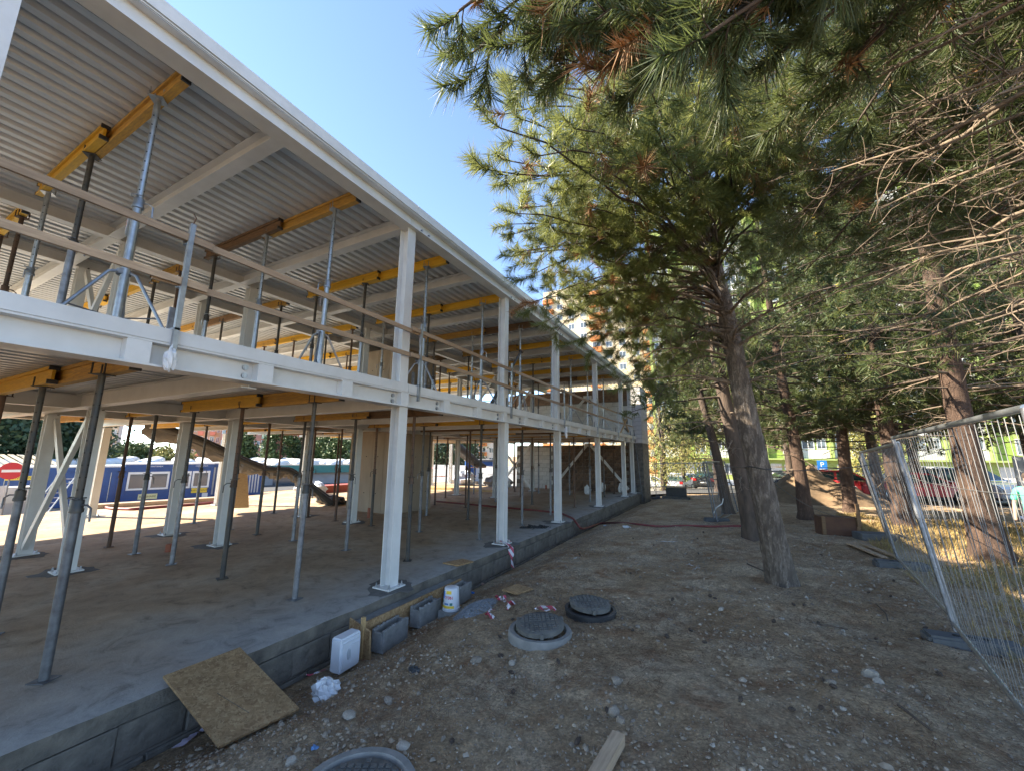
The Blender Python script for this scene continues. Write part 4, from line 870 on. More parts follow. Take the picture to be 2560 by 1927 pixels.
def scatter(n, seed, xr, yr, power=1.6):
    r_ = np.random.default_rng(seed); y = yr[0] + (yr[1] - yr[0]) * r_.random(n) ** power; x = r_.uniform(xr[0], xr[1], n); return x, y, r_
x, y, r_ = scatter(38000, 11, (-4.2, 3.0), (1.2, 15)); den = fbm(x * .9, y * .9, 3) > -.09; x, y = x[den], y[den]; n = len(x)
oct_ = np.array([(1, 0, 0), (0, 1, 0), (-1, 0, 0), (0, -1, 0), (0, 0, 1)], float); of = np.array([(0, 1, 4), (1, 2, 4), (2, 3, 4), (3, 0, 4)])
sz = r_.uniform(.003, .009, n) * (1 + 1.8 * (r_.random(n) > .93)); V = oct_[None] * sz[:, None, None] * r_.uniform(.6, 1.5, (n, 1, 3)) + r_.normal(0, .2, (n, 5, 3)) * sz[:, None, None]
V += np.stack([x, y, G(x, y) + .004], 1)[:, None]; Fv = of[None] + (np.arange(n) * 5)[:, None, None]
struct(tag(link('gravel', tri_mesh('gravel', V.reshape(-1, 3), Fv.reshape(-1, 3)), MT['gravel']), 'loose pebbles and crumbs strewn over the dirt', 'gravel'), 'stuff')
x, y, r_ = scatter(9000, 14, (-4.1, 3.0), (1.2, 15), 1.4); den = fbm(x * 1.3 + 2, y * 1.3, 3) > -.03; x, y = x[den], y[den]; n = len(x); tet = np.array([(1, 0, 0), (.3, .95, 0), (-.8, .6, 0), (-.8, -.6, 0), (.3, -.95, 0), (.2, .1, .7), (-.3, -.1, .6)], float); tf_ = np.array([(0, 1, 5), (1, 2, 5), (2, 6, 5), (2, 3, 6), (3, 4, 6), (4, 5, 6), (4, 0, 5)])
sz = r_.uniform(.008, .022, n) * (1 + .8 * (r_.random(n) > .95)); a = r_.uniform(0, 6.28, n); V = tet[None] * sz[:, None, None] * r_.uniform(.7, 1.3, (n, 1, 3)) + r_.normal(0, .12, (n, 7, 3)) * sz[:, None, None]; V = np.stack([V[..., 0] * np.cos(a)[:, None] - V[..., 1] * np.sin(a)[:, None], V[..., 0] * np.sin(a)[:, None] + V[..., 1] * np.cos(a)[:, None], V[..., 2]], -1)
V += np.stack([x, y, G(x, y) + .003], 1)[:, None]; Fv = tf_[None] + (np.arange(n) * 7)[:, None, None]
mat('clod', (.42, .32, .22), (.30, .22, .15), 6, .97, bump=.5, bscale=60, island=[(0, (.30, .22, .145)), (.6, (.42, .32, .22)), (1, (.54, .44, .33))])
struct(tag(link('dirt_clods', tri_mesh('dirt_clods', V.reshape(-1, 3), Fv.reshape(-1, 3)), MT['clod']), 'crumbly brown clods of dry dirt', 'dirt'), 'stuff')
# pale grey gravel spill beside the raised manhole
c0 = gp3(1190, 1520); n = 2600; r_ = np.random.default_rng(4); a = r_.uniform(0, 6.28, n); rr = .42 * np.sqrt(r_.random(n)); x = c0[0] + rr * np.cos(a) * .6 - .0; y = c0[1] + rr * np.sin(a); hgt = .06 * (1 - (rr / .42) ** 2)
sz = r_.uniform(.006, .013, n); V = oct_[None] * sz[:, None, None] * r_.uniform(.6, 1.4, (n, 1, 3)); V += np.stack([x, y, G(x, y) + hgt], 1)[:, None]; Fv = of[None] + (np.arange(n) * 5)[:, None, None]
mat('grey_gravel', (.25, .26, .27), (.19, .2, .21), 3, .9, island=[(0, (.17, .18, .19)), (1, (.36, .37, .38))])
struct(tag(link('gravel_spill', tri_mesh('gravel_spill', V.reshape(-1, 3), Fv.reshape(-1, 3)), MT['grey_gravel']), 'small spill of grey gravel between bucket and raised manhole', 'gravel'), 'stuff')
# fallen needles
x, y, r_ = scatter(45000, 12, (-3.9, 3.0), (1.2, 17), 1.3); den = fbm(x * .7 + 5, y * .7, 3) + .12 * (x + 2) / 4 > .0; x, y = x[den], y[den]; n = len(x); a = r_.uniform(0, 6.28, n); L = r_.uniform(.05, .12, n); w = .0018 + .001 * y / 4
D = np.stack([np.cos(a), np.sin(a), r_.normal(0, .08, n)], 1); S = np.stack([-np.sin(a), np.cos(a), 0 * a], 1); P = np.stack([x, y, G(x, y) + .012], 1)
V = np.stack([P - S * w[:, None], P + S * w[:, None], P + D * L[:, None]], 1).reshape(-1, 3)
struct(tag(link('needle_litter', tri_mesh('needle_litter', V, np.arange(3 * n).reshape(-1, 3)), MT['litter']), 'reddish fallen pine needles strewn over the dirt', 'needle litter'), 'stuff')
# cones
cb = MB()
for k in range(9):
    t = k / 8; rr = .021 * math.sin(math.pi * (.12 + .8 * t)) + .004
    for j in range(7): a = j * 6.283 / 7 + k * .45; cb.add([(rr * .3 * math.cos(a - .4), rr * .3 * math.sin(a - .4), t * .05), (rr * .3 * math.cos(a + .4), rr * .3 * math.sin(a + .4), t * .05), (rr * 1.2 * math.cos(a), rr * 1.2 * math.sin(a), t * .05 + .009)], [(0, 1, 2)])
cb.lathe([(.008, 0), (.016, .015), (.014, .04), (.004, .055)], 7); cone_me = cb.mesh('pine_cone'); cone_me.materials.append(MT['cone'])
for k in range(44):
    for _ in range(60):
        u, v = rnd.uniform(1100, 2450), rnd.triangular(1300, 1900, 1340); p = gpix(u, v)
        if -3.8 < p[0] < 2.6 and 1.6 < p[1] < 15: break
    o = bpy.data.objects.new('pine_cone', cone_me); C.objects.link(o); s = rnd.uniform(.8, 1.25); o.scale = (s, s, s); o.location = (p[0], p[1], p[2] + .025); o.rotation_euler = (rnd.uniform(.8, 1.8), 0, rnd.uniform(0, 6)); tag(o, 'fallen dark brown pine cone on the dirt', 'pine cone', 'fallen pine cones')

# ================================================================== trees
def unit(v): v = np.asarray(v, float); return v / (np.linalg.norm(v) + 1e-12)
class Tree:
    def __init__(s, name, label, base, group='pines'):
        s.root = empty(name, tuple(base)); tag(s.root, label, 'tree', group); s.base = np.array(base, float)
        s.tv = []; s.tf = []; s.n = 0; s.seeds = []; s.deadv = []; s.deadf = []; s.dn = 0
    def tube(s, P, r, n, dead=False):
        P = np.array(P); m = len(P); r = np.broadcast_to(r, (m,)) if np.isscalar(r) else np.array(r)
        T = np.gradient(P, axis=0); T /= np.linalg.norm(T, axis=1)[:, None] + 1e-9
        ref = np.where(np.abs(T[:, 2:3]) < .9, np.array([[0, 0, 1.]]), np.array([[1., 0, 0]])) ; ref = np.repeat(ref[:1], m, 0)
        N = np.cross(T, ref); N /= np.linalg.norm(N, axis=1)[:, None] + 1e-9; Bn = np.cross(T, N); a = np.arange(n) * 2 * np.pi / n
        V = P[:, None] + r[:, None, None] * (np.cos(a)[None, :, None] * N[:, None] + np.sin(a)[None, :, None] * Bn[:, None])
        i = np.arange(m - 1)[:, None] * n; j = np.arange(n)[None]; F = np.stack([i + j, i + (j + 1) % n, i + n + (j + 1) % n, i + n + j], -1).reshape(-1, 4)
        if dead: s.deadv.append(V.reshape(-1, 3)); s.deadf.append(F + s.dn); s.dn += m * n
        else: s.tv.append(V.reshape(-1, 3)); s.tf.append(F + s.n); s.n += m * n
    def trunk(s, pts, rad, m, n=20, rings=60, seed=1):
        P = np.array(pts, float); tt = np.linspace(0, len(P) - 1, rings); Q = np.stack([np.interp(tt, np.arange(len(P)), P[:, k]) for k in range(3)], 1)
        for _ in range(6): Q[1:-1] = (Q[:-2] + 2 * Q[1:-1] + Q[2:]) / 4
        r = np.interp(tt, np.arange(len(P)), rad); z = Q[:, 2] - Q[0, 2]; r = r * (1 + .42 * np.exp(-z / .22))
        T = np.gradient(Q, axis=0); T /= np.linalg.norm(T, axis=1)[:, None]; N = np.cross(T, (0, 1., 0)); N /= np.linalg.norm(N, axis=1)[:, None]; Bn = np.cross(T, N)
        a = np.arange(n) * 2 * np.pi / n; A, Zz = np.meshgrid(a, z); bump = 1 + .13 * fbm(np.cos(A) * 3 + np.sin(A) * 2 + seed, Zz * 1.6 + np.sin(A), 3) + .16 * fbm(A * 5 + seed, Zz * 4.5, 3) + .10 * np.exp(-Zz / .25) * np.sin(A * 4 + seed)
        V = Q[:, None] + (r[:, None] * bump)[:, :, None] * (np.cos(a)[None, :, None] * N[:, None] + np.sin(a)[None, :, None] * Bn[:, None])
        i = np.arange(rings - 1)[:, None] * n; j = np.arange(n)[None]; F = np.stack([i + j, i + (j + 1) % n, i + n + (j + 1) % n, i + n + j], -1).reshape(-1, 4)
        me = tri_mesh('trunk', V.reshape(-1, 3) - s.base, F); me.shade_smooth(); link('trunk', me, m, s.root); s.Q = Q; s.r = r
    def at_h(s, z):
        k = np.argmin(np.abs(s.Q[:, 2] - z)); return s.Q[k], s.r[k]
    def twig(s, p, d, L, r, rs, live, curl=.5, nseg=5, sides=3, dens=70, part=.65, dead=False):
        pts = [p]; d = unit(d); c = rs.normal(0, curl, 3) / nseg
        for k in range(nseg): d = unit(d + c + rs.normal(0, .10, 3) + (np.array((0, 0, .10)) if live else 0)); pts.append(pts[-1] + d * L / nseg)
        s.tube(pts, np.linspace(r, r * .45, nseg + 1), sides, dead)
        if live:
            P = np.array(pts); m = max(3, int(L * part * dens)); t = np.linspace(1 - part, 1.0, m) * nseg; i = np.minimum(t.astype(int), nseg - 1); f = (t - i)[:, None]
            s.seeds.append(np.concatenate([P[i] * (1 - f) + P[i + 1] * f, P[i + 1] - P[i], np.full((m, 1), rs.uniform(.6, 1.25))], 1))
        return pts
    def bough(s, p0, p1, r0, arch, ntw, twl, live=True, seed=0, start=.35, sides=6, dens=70, curl=.6, sub=0, wob=.05, tw_r=.3, fan=.9, part=.65):
        rs = np.random.default_rng(seed); p0 = np.array(p0, float); p1 = np.array(p1, float); d = p1 - p0; L = np.linalg.norm(d); n = 12
        t = np.linspace(0, 1, n)[:, None]; P = p0 + d * t + np.array((0, 0, arch)) * (4 * t * (1 - t)); w = np.cumsum(rs.normal(0, wob * L / 6, (n, 3)), 0); w -= w[:1]; P = P + w * (t * (1.05 - t) * 2)
        s.tube(P, np.linspace(r0, max(r0 * .22, .004), n), sides, not live)
        T = np.gradient(P, axis=0)
        for k in range(ntw):
            q = start + (1 - start) * (k + rs.random()) / ntw; x = q * (n - 1); i = min(int(x), n - 2); f = x - i; b = P[i] * (1 - f) + P[i + 1] * f; tg = unit(T[i])
            pr = rs.normal(0, 1, 3); pr -= tg * pr.dot(tg); pr = unit(pr); pr[2] *= .65
            ang = .45 + .25 * rs.random() if live else rs.uniform(-.2, .8)
            dd = tg * ang + pr * fan; l = twl * rs.uniform(.5, 1.15) * (1.1 - .45 * q)
            pts = s.twig(b, dd, l, max(r0 * tw_r * (1 - .5 * q), .0032), rs, live, curl, 5, 3 if r0 < .05 else 4, dens, part, not live)
            for _ in range(sub):
                j = rs.integers(1, 4); s.twig(np.array(pts[j]), unit(np.array(pts[j + 1]) - pts[j]) + rs.normal(0, .75, 3), l * rs.uniform(.3, .7), max(r0 * tw_r * .4, .0024), rs, live, curl * 1.5, 4, 3, dens, part + .15, not live)
        if live: s.twig(P[-1], T[-1], twl * .5, .006, rs, True, .3, 4, 3, dens * 1.2, .95)
    def finish(s, needle='needle', wood='limb', dead='twig', k=4, L=.125, w=.0035, spread=(.75, 1.25), seed=5, droop=0.0, brown=0.0):
        if s.tv: me = tri_mesh('branches', np.concatenate(s.tv) - s.base, np.concatenate(s.tf)); me.shade_smooth(); struct(link('branches', me, MT[wood], s.root), 'stuff')
        if s.deadv: me = tri_mesh('dead_branches', np.concatenate(s.deadv) - s.base, np.concatenate(s.deadf)); me.shade_smooth(); struct(link('dead_branches', me, MT[dead], s.root), 'stuff')
        if s.seeds:
            r = np.random.default_rng(seed); fl_ = r.random(len(s.seeds)) < brown
            for nm_, mt_, sel in (('crown', needle, ~fl_), ('dead_needles', 'needle_brown', fl_)):
                if sel.any(): s._needles(nm_, MT[mt_], np.concatenate([a_ for a_, q_ in zip(s.seeds, sel) if q_]), k, L, w, spread, droop, r)
    def _needles(s, nm_, mt_, S, k, L, w, spread, droop, r):
            S = np.repeat(S, k, 0); n = len(S); P = S[:, :3]; T = S[:, 3:6]; T /= np.linalg.norm(T, axis=1)[:, None] + 1e-9
            q = r.normal(0, 1, (n, 3)); q -= T * (q * T).sum(1)[:, None]; q /= np.linalg.norm(q, axis=1)[:, None] + 1e-9
            D = T * r.uniform(.45, 1.1, n)[:, None] + q * r.uniform(*spread, n)[:, None]; D[:, 2] -= droop; D /= np.linalg.norm(D, axis=1)[:, None]
            ll = (L * S[:, 6] * r.uniform(.8, 1.12, n))[:, None]; W = np.cross(D, r.normal(0, 1, (n, 3))); W /= np.linalg.norm(W, axis=1)[:, None] + 1e-9
            mid = P + D * ll * .5; tip = P + D * ll + np.array((0, 0, -1.)) * ll * .07
            V = np.stack([P - W * w * .5, P + W * w * .5, tip], 1).reshape(-1, 3) - s.base
            F = np.arange(3 * n).reshape(-1, 3); me = tri_mesh('needles', V, F); link(nm_, me, mt_, s.root)

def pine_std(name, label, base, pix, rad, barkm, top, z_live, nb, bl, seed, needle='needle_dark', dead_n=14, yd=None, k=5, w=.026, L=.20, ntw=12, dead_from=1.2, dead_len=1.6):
    t = Tree(name, label, base); rs = np.random.default_rng(seed)
    pts = [np.array(base, float)] + [np.array(p, float) for p in pix]; d = unit(pts[-1] - pts[-2]); d = unit(d + np.array((0, 0, 1.2)))
    z = pts[-1][2]
    while z < top: pts.append(pts[-1] + d * 1.0); z = pts[-1][2]
    R = list(rad) + list(np.linspace(rad[-1], .04, len(pts) - len(rad) + 1)[1:]); pts[0] = pts[0] - np.array((0, 0, .12)); t.trunk(pts, R[:len(pts)], MT[barkm], 16, 50, seed)
    nb = int(nb * 1.7)
    for i in range(nb):
        h = z_live + (top - .3 - z_live) * (i + rs.random()) / nb; c, r = t.at_h(h); a = rs.uniform(0, 6.28); l = bl * (1.15 - .75 * (h - z_live) / (top - z_live)) * rs.uniform(.7, 1.1)
        t.bough(c, c + np.array((math.cos(a) * l, math.sin(a) * l, rs.uniform(-.55, .4))), .035, rs.uniform(-.1, .25), ntw + 3, .62, True, seed * 100 + i, .3, 4, 30)
    for i in range(dead_n):
        h = dead_from + (z_live + 1 - dead_from) * rs.random(); c, r = t.at_h(h); a = rs.uniform(0, 6.28); l = dead_len * rs.uniform(.5, 1.1)
        t.bough(c, c + np.array((math.cos(a) * l, math.sin(a) * l, rs.uniform(-.5, .4))), .022, .05, 7, .5, False, seed * 100 + 70 + i, .2, 4, curl=1.0, sub=1)
    t.finish(needle, k=k, L=L, w=w, seed=seed); return t

# --- the big leaning pine
TY = 8.0
b0 = np.array((0.66, 8.1, g1(.66, 8.1)))
mp = Tree('pine_tree', 'big leaning pine with scaly grey trunk in the middle of the dirt yard', b0)
tp = [b0 - (0, 0, .15)] + [ony(u, v, TY) for u, v in ((1912, 1250), (1862, 1010), (1815, 790), (1770, 600))]; d = unit(tp[-1] - tp[-2]); d = unit(d + (0, 0, .6))
for k in range(4): tp.append(tp[-1] + d * 1.3)
mp.trunk(tp, [.205, .18, .165, .15, .13, .11, .09, .07, .04], MT['bark'], 72, 260, 3)
def start_for(tip, seed, lo=3.6, hi=9.5, drop=.6):
    z = float(np.clip(tip[2] + drop + np.random.default_rng(seed).uniform(-.5, .5), lo, hi)); return mp.at_h(z)[0]
live = [(1250, 330, 4.3, 26), (1330, 290, 4.4, 26), (1265, 395, 4.6, 24), (1360, 410, 4.4, 28), (1440, 320, 4.2, 28), (1560, 290, 4.2, 28), (1650, 330, 4.3, 28), (1750, 300, 4.2, 28), (1860, 280, 4.4, 28), (1500, 430, 4.6, 28), (1610, 430, 4.6, 28), (1700, 430, 4.8, 26), (1820, 400, 4.8, 26), (1940, 340, 4.8, 22),
        (1265, 470, 5.2, 22), (1300, 530, 5.4, 22), (1310, 620, 5.8, 22), (1300, 700, 6.2, 20), (1390, 580, 5.8, 26), (1390, 690, 6.2, 24), (1460, 510, 5.2, 26), (1480, 620, 5.8, 26), (1570, 550, 5.4, 26), (1650, 540, 5.8, 22), (1440, 770, 6.8, 18), (1370, 800, 7.2, 16), (1500, 830, 7.8, 18), (1600, 940, 8.2, 18), (1560, 740, 7.2, 22), (1610, 640, 6.2, 22), (1880, 540, 6.2, 22), (1960, 470, 5.8, 20), (1960, 610, 7.2, 16), (1660, 790, 7.6, 18), (1540, 900, 8.0, 18), (1680, 900, 8.2, 18), (1640, 1010, 9.0, 14),
        (1980, 200, 5.6, 24), (2050, 300, 5.8, 24), (2110, 160, 5.6, 22), (2150, 340, 6.0, 22), (2010, 420, 6.0, 22), (2110, 470, 6.4, 20), (2220, 240, 6.0, 20), (2240, 420, 6.6, 18), (2060, 560, 7.0, 16), (2180, 560, 7.2, 16), (2300, 330, 6.4, 18), (2330, 160, 6.2, 18), (2420, 260, 6.6, 16), (1280, 560, 6.2, 20), (1360, 620, 6.4, 22), (1400, 540, 6.0, 22), (1320, 760, 7.0, 16), (1400, 830, 7.6, 16), (1450, 790, 7.4, 18), (1480, 880, 8.0, 16), (1540, 860, 8.2, 18), (1560, 960, 8.6, 14), (1600, 860, 8.2, 16), (1630, 720, 7.4, 20), (1520, 700, 7.0, 20), (1580, 600, 6.6, 20), (1340, 560, 6.6, 22), (1430, 700, 7.2, 22), (1300, 640, 6.6, 18), (1480, 560, 6.4, 22), (1560, 830, 8.0, 18), (1400, 230, 4.4, 26), (1520, 210, 4.2, 26), (1340, 510, 5.0, 20), (1540, 660, 6.2, 20), (1720, 560, 6.0, 20), (1840, 640, 7.2, 14), (1300, 210, 4.8, 22), (1420, 130, 4.8, 24), (1290, 585, 5.6, 22), (1345, 660, 6.0, 22), (1425, 645, 6.0, 22), (1350, 745, 6.6, 18), (1470, 720, 6.6, 20), (1520, 785, 7.2, 20), (1450, 845, 7.8, 18), (1335, 455, 4.9, 22), (1405, 480, 5.0, 24), (1445, 430, 4.7, 22), (1245, 425, 4.9, 18), (1255, 300, 4.5, 22), (1620, 200, 4.5, 26), (1760, 190, 4.5, 26), (1900, 180, 4.7, 24)]
for k, (u, v, r, nt_) in enumerate(live):
    q_ = np.random.default_rng(900 + k); r = r + q_.uniform(-.5, .9); far = max(0, r - 5.2)
    tip = atr(u, v, r); mp.bough(start_for(tip, k), tip, .026, q_.uniform(.2, .7), int(nt_ * (.50 + .14 * far)), .50 + .07 * far, True, 300 + k, .56 - .03 * far, 6, 52, sub=1, fan=1.05, part=.5, wob=.13)
rb_ = np.random.default_rng(55)
for k in range(40):
    u, v = rb_.uniform(1330, 2050), rb_.uniform(-60, 480); tip = atr(u, v, rb_.uniform(6.0, 8.6)); mp.bough(start_for(tip, 400 + k, 4.5, 10.2, .4), tip, .024, .3, 12, .7, True, 1500 + k, .3, 5, 34, sub=1, fan=1.0, part=.55, wob=.12)
deadm = [(1640, 760, 7.4), (1570, 820, 7.4), (1500, 700, 6.8), (1690, 700, 7.2), (1620, 880, 7.6), (1720, 860, 7.6), (1560, 960, 8), (1930, 700, 7.2), (2020, 640, 6.8), (1980, 820, 7.6), (2080, 720, 7), (2060, 880, 7.6), (1660, 960, 8), (1950, 950, 8), (1700, 620, 6.6), (1870, 800, 7.2)]
for k, (u, v, r) in enumerate(deadm):
    tip = atr(u, v, r); c = mp.at_h(max(2.6, min(6.2, tip[2] - .1)))[0]; mp.bough(c, tip, .03, .12, 15, .8, False, 500 + k, .12, 5, curl=1.3, sub=2, tw_r=.28)
mp.finish('needle', k=10, L=.165, w=.0078, spread=(.6, 1.15), brown=.05)

# --- a pine just outside the right edge whose boughs hang into the picture
nb0 = np.array((3.3, 2.3, g1(3.3, 2.3))); npn = Tree('pine_tree', 'pine outside the right edge whose boughs hang across the top of the photo', nb0)
npn.trunk([nb0 - (0, 0, .15), nb0 + (-.05, .05, 3), nb0 + (-.1, .1, 6), nb0 + (-.1, .2, 9.5)], [.24, .21, .15, .06], MT['bark_red'], 20, 50, 9)
top = [(1150, 20, 3.0, 26), (1190, 120, 3.1, 26), (1240, 30, 3.2, 22), (1310, 90, 3.0, 22), (1400, 60, 2.9, 26), (1420, 170, 3.0, 26), (1500, 40, 2.7, 26), (1540, 140, 2.8, 26), (1640, 60, 2.6, 26), (1700, 160, 2.8, 26), (1770, 70, 2.4, 24), (1860, 50, 2.6, 24), (1960, 120, 3.0, 22), (1590, 230, 3.1, 24), (1340, 200, 3.2, 18), (2050, 60, 3.0, 18), (2080, 220, 3.4, 18), (1980, 280, 3.8, 16), (2180, 90, 3.6, 18), (2300, 60, 4.2, 16), (2420, 90, 4.6, 16), (2520, 150, 4.6, 14), (2150, 300, 4.6, 14), (2480, 330, 5.0, 12), (2360, 380, 5.2, 12), (2540, 520, 5.2, 10)]
for k, (u, v, r, nt_) in enumerate(top):
    tip = atr(u, v, r); s0 = npn.at_h(min(9, tip[2] + 1.2))[0]; npn.bough(s0, tip, .034, .35, nt_, .42, True, 700 + k, .55, 6, 85, sub=1, fan=.9)
dead2 = [(2080, 420, 4.2), (2200, 300, 4.0), (2160, 540, 4.6), (2300, 420, 4.2), (2050, 640, 5.2), (2250, 620, 4.6), (2380, 520, 4.0), (2160, 740, 5.2), (2330, 740, 4.6), (2440, 660, 4.2), (1980, 760, 5.8), (2080, 860, 5.8), (2420, 820, 4.4), (2240, 860, 5.2), (2100, 250, 3.8), (2380, 260, 3.8), (2480, 420, 3.8), (1960, 560, 5.4), (2500, 240, 3.6), (2260, 140, 3.4)]
for k, (u, v, r) in enumerate(dead2):
    tip = atr(u, v, r); c = npn.at_h(max(2.6, min(6.5, tip[2] - .1)))[0]; npn.bough(c, tip, .026, .05, 20, .75, False, 800 + k, .15, 6, curl=1.6, sub=2, wob=.17, tw_r=.3)
npn.bough(npn.at_h(5.2)[0], atr(2120, 170, 3.4), .045, .25, 16, .5, True, 860, .45, 8, 60, sub=1, wob=.12)
rb = np.random.default_rng(77)
for k in range(80):
    u, v = rb.uniform(1900, 2570), rb.uniform(-60, 700); tip = atr(u, v, rb.uniform(4.8, 7.5)); s0 = npn.at_h(float(np.clip(tip[2] + .6, 3.5, 9)))[0]
    npn.bough(s0, tip, .024, .3, 9, .6, True, 900 + k, .6, 5, 45, sub=1, wob=.12, fan=1.0, part=.55)
for k in range(26):
    u, v = rb.uniform(1900, 2560), rb.uniform(200, 900); tip = atr(u, v, rb.uniform(4.5, 7.0)); s0 = npn.at_h(float(np.clip(tip[2] + rb.uniform(-.4, 1.2), 2.4, 8)))[0]
    npn.bough(s0, tip, .015, rb.uniform(-.4, .4), 14, .6, False, 960 + k, .25, 4, curl=1.6, sub=3, wob=.2, tw_r=.34)
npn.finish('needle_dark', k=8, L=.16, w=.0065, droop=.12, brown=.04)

# --- pines standing behind
def px_tr(uv, y): return [ony(u, v, y) for u, v in uv]
def gb(u, v, z0=-.1): p = gpix(u, v, z0); return p
b_ = gb(1885, 1345); pine_std('pine_tree', 'dark trunked pine right behind the big leaning pine', b_, px_tr([(1852, 1190), (1818, 1030), (1792, 900)], b_[1]), [.21, .19, .17, .15], 'bark_dark', 8.5, 3.6, 26, 2.4, 21)
b_ = gb(1822, 1283); pine_std('pine_tree', 'slender pine left of the big leaning pine, near the upright fence panels', b_, px_tr([(1802, 1180), (1775, 1070), (1745, 970)], b_[1]), [.2, .17, .14, .12], 'bark_dark', 8.0, 4.4, 22, 2.2, 22)
b_ = gb(2016, 1297); pine_std('pine_tree', 'pine with reddish bark in front of the black car', b_, px_tr([(2000, 1170), (1976, 1050), (1952, 940)], b_[1]), [.22, .19, .17, .15], 'bark_red', 11, 2.9, 40, 2.8, 23)
b_ = gb(2128, 1278); pine_std('pine_tree', 'straight pine between the earth mound and the red car', b_, px_tr([(2108, 1130), (2098, 1000), (2090, 880)], b_[1]), [.23, .2, .18, .16], 'bark_red', 12, 2.9, 42, 3.0, 24)
b_ = gb(2262, 1314); pine_std('pine_tree', 'pine seen through the wires of the second fence panel', b_, px_tr([(2228, 1150), (2204, 1000), (2185, 850)], b_[1]), [.25, .2, .18, .16], 'bark_red', 12, 3.3, 42, 3.0, 25)
b_ = gb(2482, 1400); pine_std('pine_tree', 'stout pine in sunlight behind the nearest fence panel', b_, px_tr([(2432, 1200), (2392, 1010), (2362, 850), (2335, 700)], b_[1]), [.29, .23, .2, .18, .17], 'bark_red', 12, 3.6, 42, 3.2, 26, dead_n=26, dead_from=2.5, dead_len=2.4)
for k, (x, y, top, lab) in enumerate(((7.2, 15.0, 10, 'pine at the right edge beyond the fence, behind the stout one'), (9.5, 21, 11, 'pine far right behind the white car'), (6.2, 25, 10.5, 'pine beyond the red cars at right'), (0.6, 23.5, 9.5, 'pine behind the slender one, far side of the yard'), (3.2, 28, 11, 'pine behind the earth mound'), (11.5, 13.5, 11, 'dense pine at the far right edge of the photo'), (-0.6, 30, 9.5, 'pine beside the parking place near the dark hatchback'), (8.5, 28, 13, 'tall pine before the green block at right'), (13, 18, 13, 'tall pine beyond the grey boarded wall'), (5.5, 19.5, 12, 'pine between the second fence panel and the cars'), (11.5, 24, 13, 'tall pine behind the white car at right'), (2.4, 33, 12, 'pine by the road before the parking signs'))):
    z = g1(x, y); pine_std('pine_tree', lab, (x, y, z), [(x - .05, y, z + 2), (x - .1, y + .05, z + 4)], [.24, .2, .17], 'bark_dark', z + top, z + 3.0, 44, 2.9, 40 + k, dead_n=10, k=5, w=.032, L=.22)

# --- broadleaf trees: leaf-sized faces through the crown
def leafy(name, label, base, h, rad, m, seed, n=5000, leaf=.16, zc=.62, trunk_r=.18, droop=0., group=None, barkm='bark_dark', squash=1.0):
    t = Tree(name, label, base, group or 'broadleaf trees'); rs = np.random.default_rng(seed); b = np.array(base, float)
    t.trunk([b - (0, 0, .1), b + (.05, 0, h * .35), b + (-.05, .1, h * .8)], [trunk_r, trunk_r * .75, trunk_r * .3], MT[barkm], 10, 16, seed)
    cl = []
    for i in range(34):
        a = rs.uniform(0, 6.28); q = rs.uniform(-.9, .95); rr = rad * math.sqrt(max(0, 1 - q * q)) * rs.uniform(.45, 1.0); p = b + np.array((math.cos(a) * rr, math.sin(a) * rr, h * zc + q * h * (1 - zc) * squash)); cl.append(p)
        c, _ = t.at_h(b[2] + h * rs.uniform(.3, .6)); t.tube([c, (c + p) / 2 + rs.normal(0, .1, 3), p], [.05, .03, .01], 4)
    cl = np.array(cl); i = rs.integers(0, len(cl), n); P = cl[i] + rs.normal(0, rad * .20, (n, 3)); D = rs.normal(0, 1, (n, 3)); D[:, 2] -= droop; D /= np.linalg.norm(D, axis=1)[:, None]; W = np.cross(D, rs.normal(0, 1, (n, 3))); W /= np.linalg.norm(W, axis=1)[:, None]
    s = leaf * rs.uniform(.6, 1.2, n)[:, None]; V = np.stack([P - D * s * .5, P + W * s * .32, P + D * s * .5, P - W * s * .32], 1).reshape(-1, 3) - b
    me = tri_mesh('branches', np.concatenate(t.tv) - t.base, np.concatenate(t.tf)); link('branches', me, MT['limb'], t.root)
    link('crown', tri_mesh('leaves', V, np.arange(4 * n).reshape(-1, 4)), MT[m], t.root); return t
def pol(u, dist, z): d_ = dirn(u, 1140); d_ = d_[:2] / np.linalg.norm(d_[:2]); return (d_[0] * dist, d_[1] * dist, z)
leafy('willow_tree', 'yellow-green weeping tree beyond the end of the building', pol(1655, 34, -1.0), 10, 3.8, 'leaf_yellow', 61, 15000, .13, .6, .25, 1.8, squash=1.2)
leafy('willow_tree', 'second yellowing tree left of the white car, behind the fence', pol(1705, 40, -1.1), 8, 2.6, 'leaf_yellow', 62, 8000, .15, .6, .22, 1.2)
leafy('birch_tree', 'light green birch by the green building entrance', pol(2190, 46, -1.2), 7.0, 2.2, 'leaf_yellow', 63, 6000, .22, .6, .15, .8)
leafy('shrub', 'low bushy shrub beside the white estate car', pol(1690, 50, -1.2), 2.2, 1.6, 'leaf_yellow', 64, 2500, .2, .5, .06)

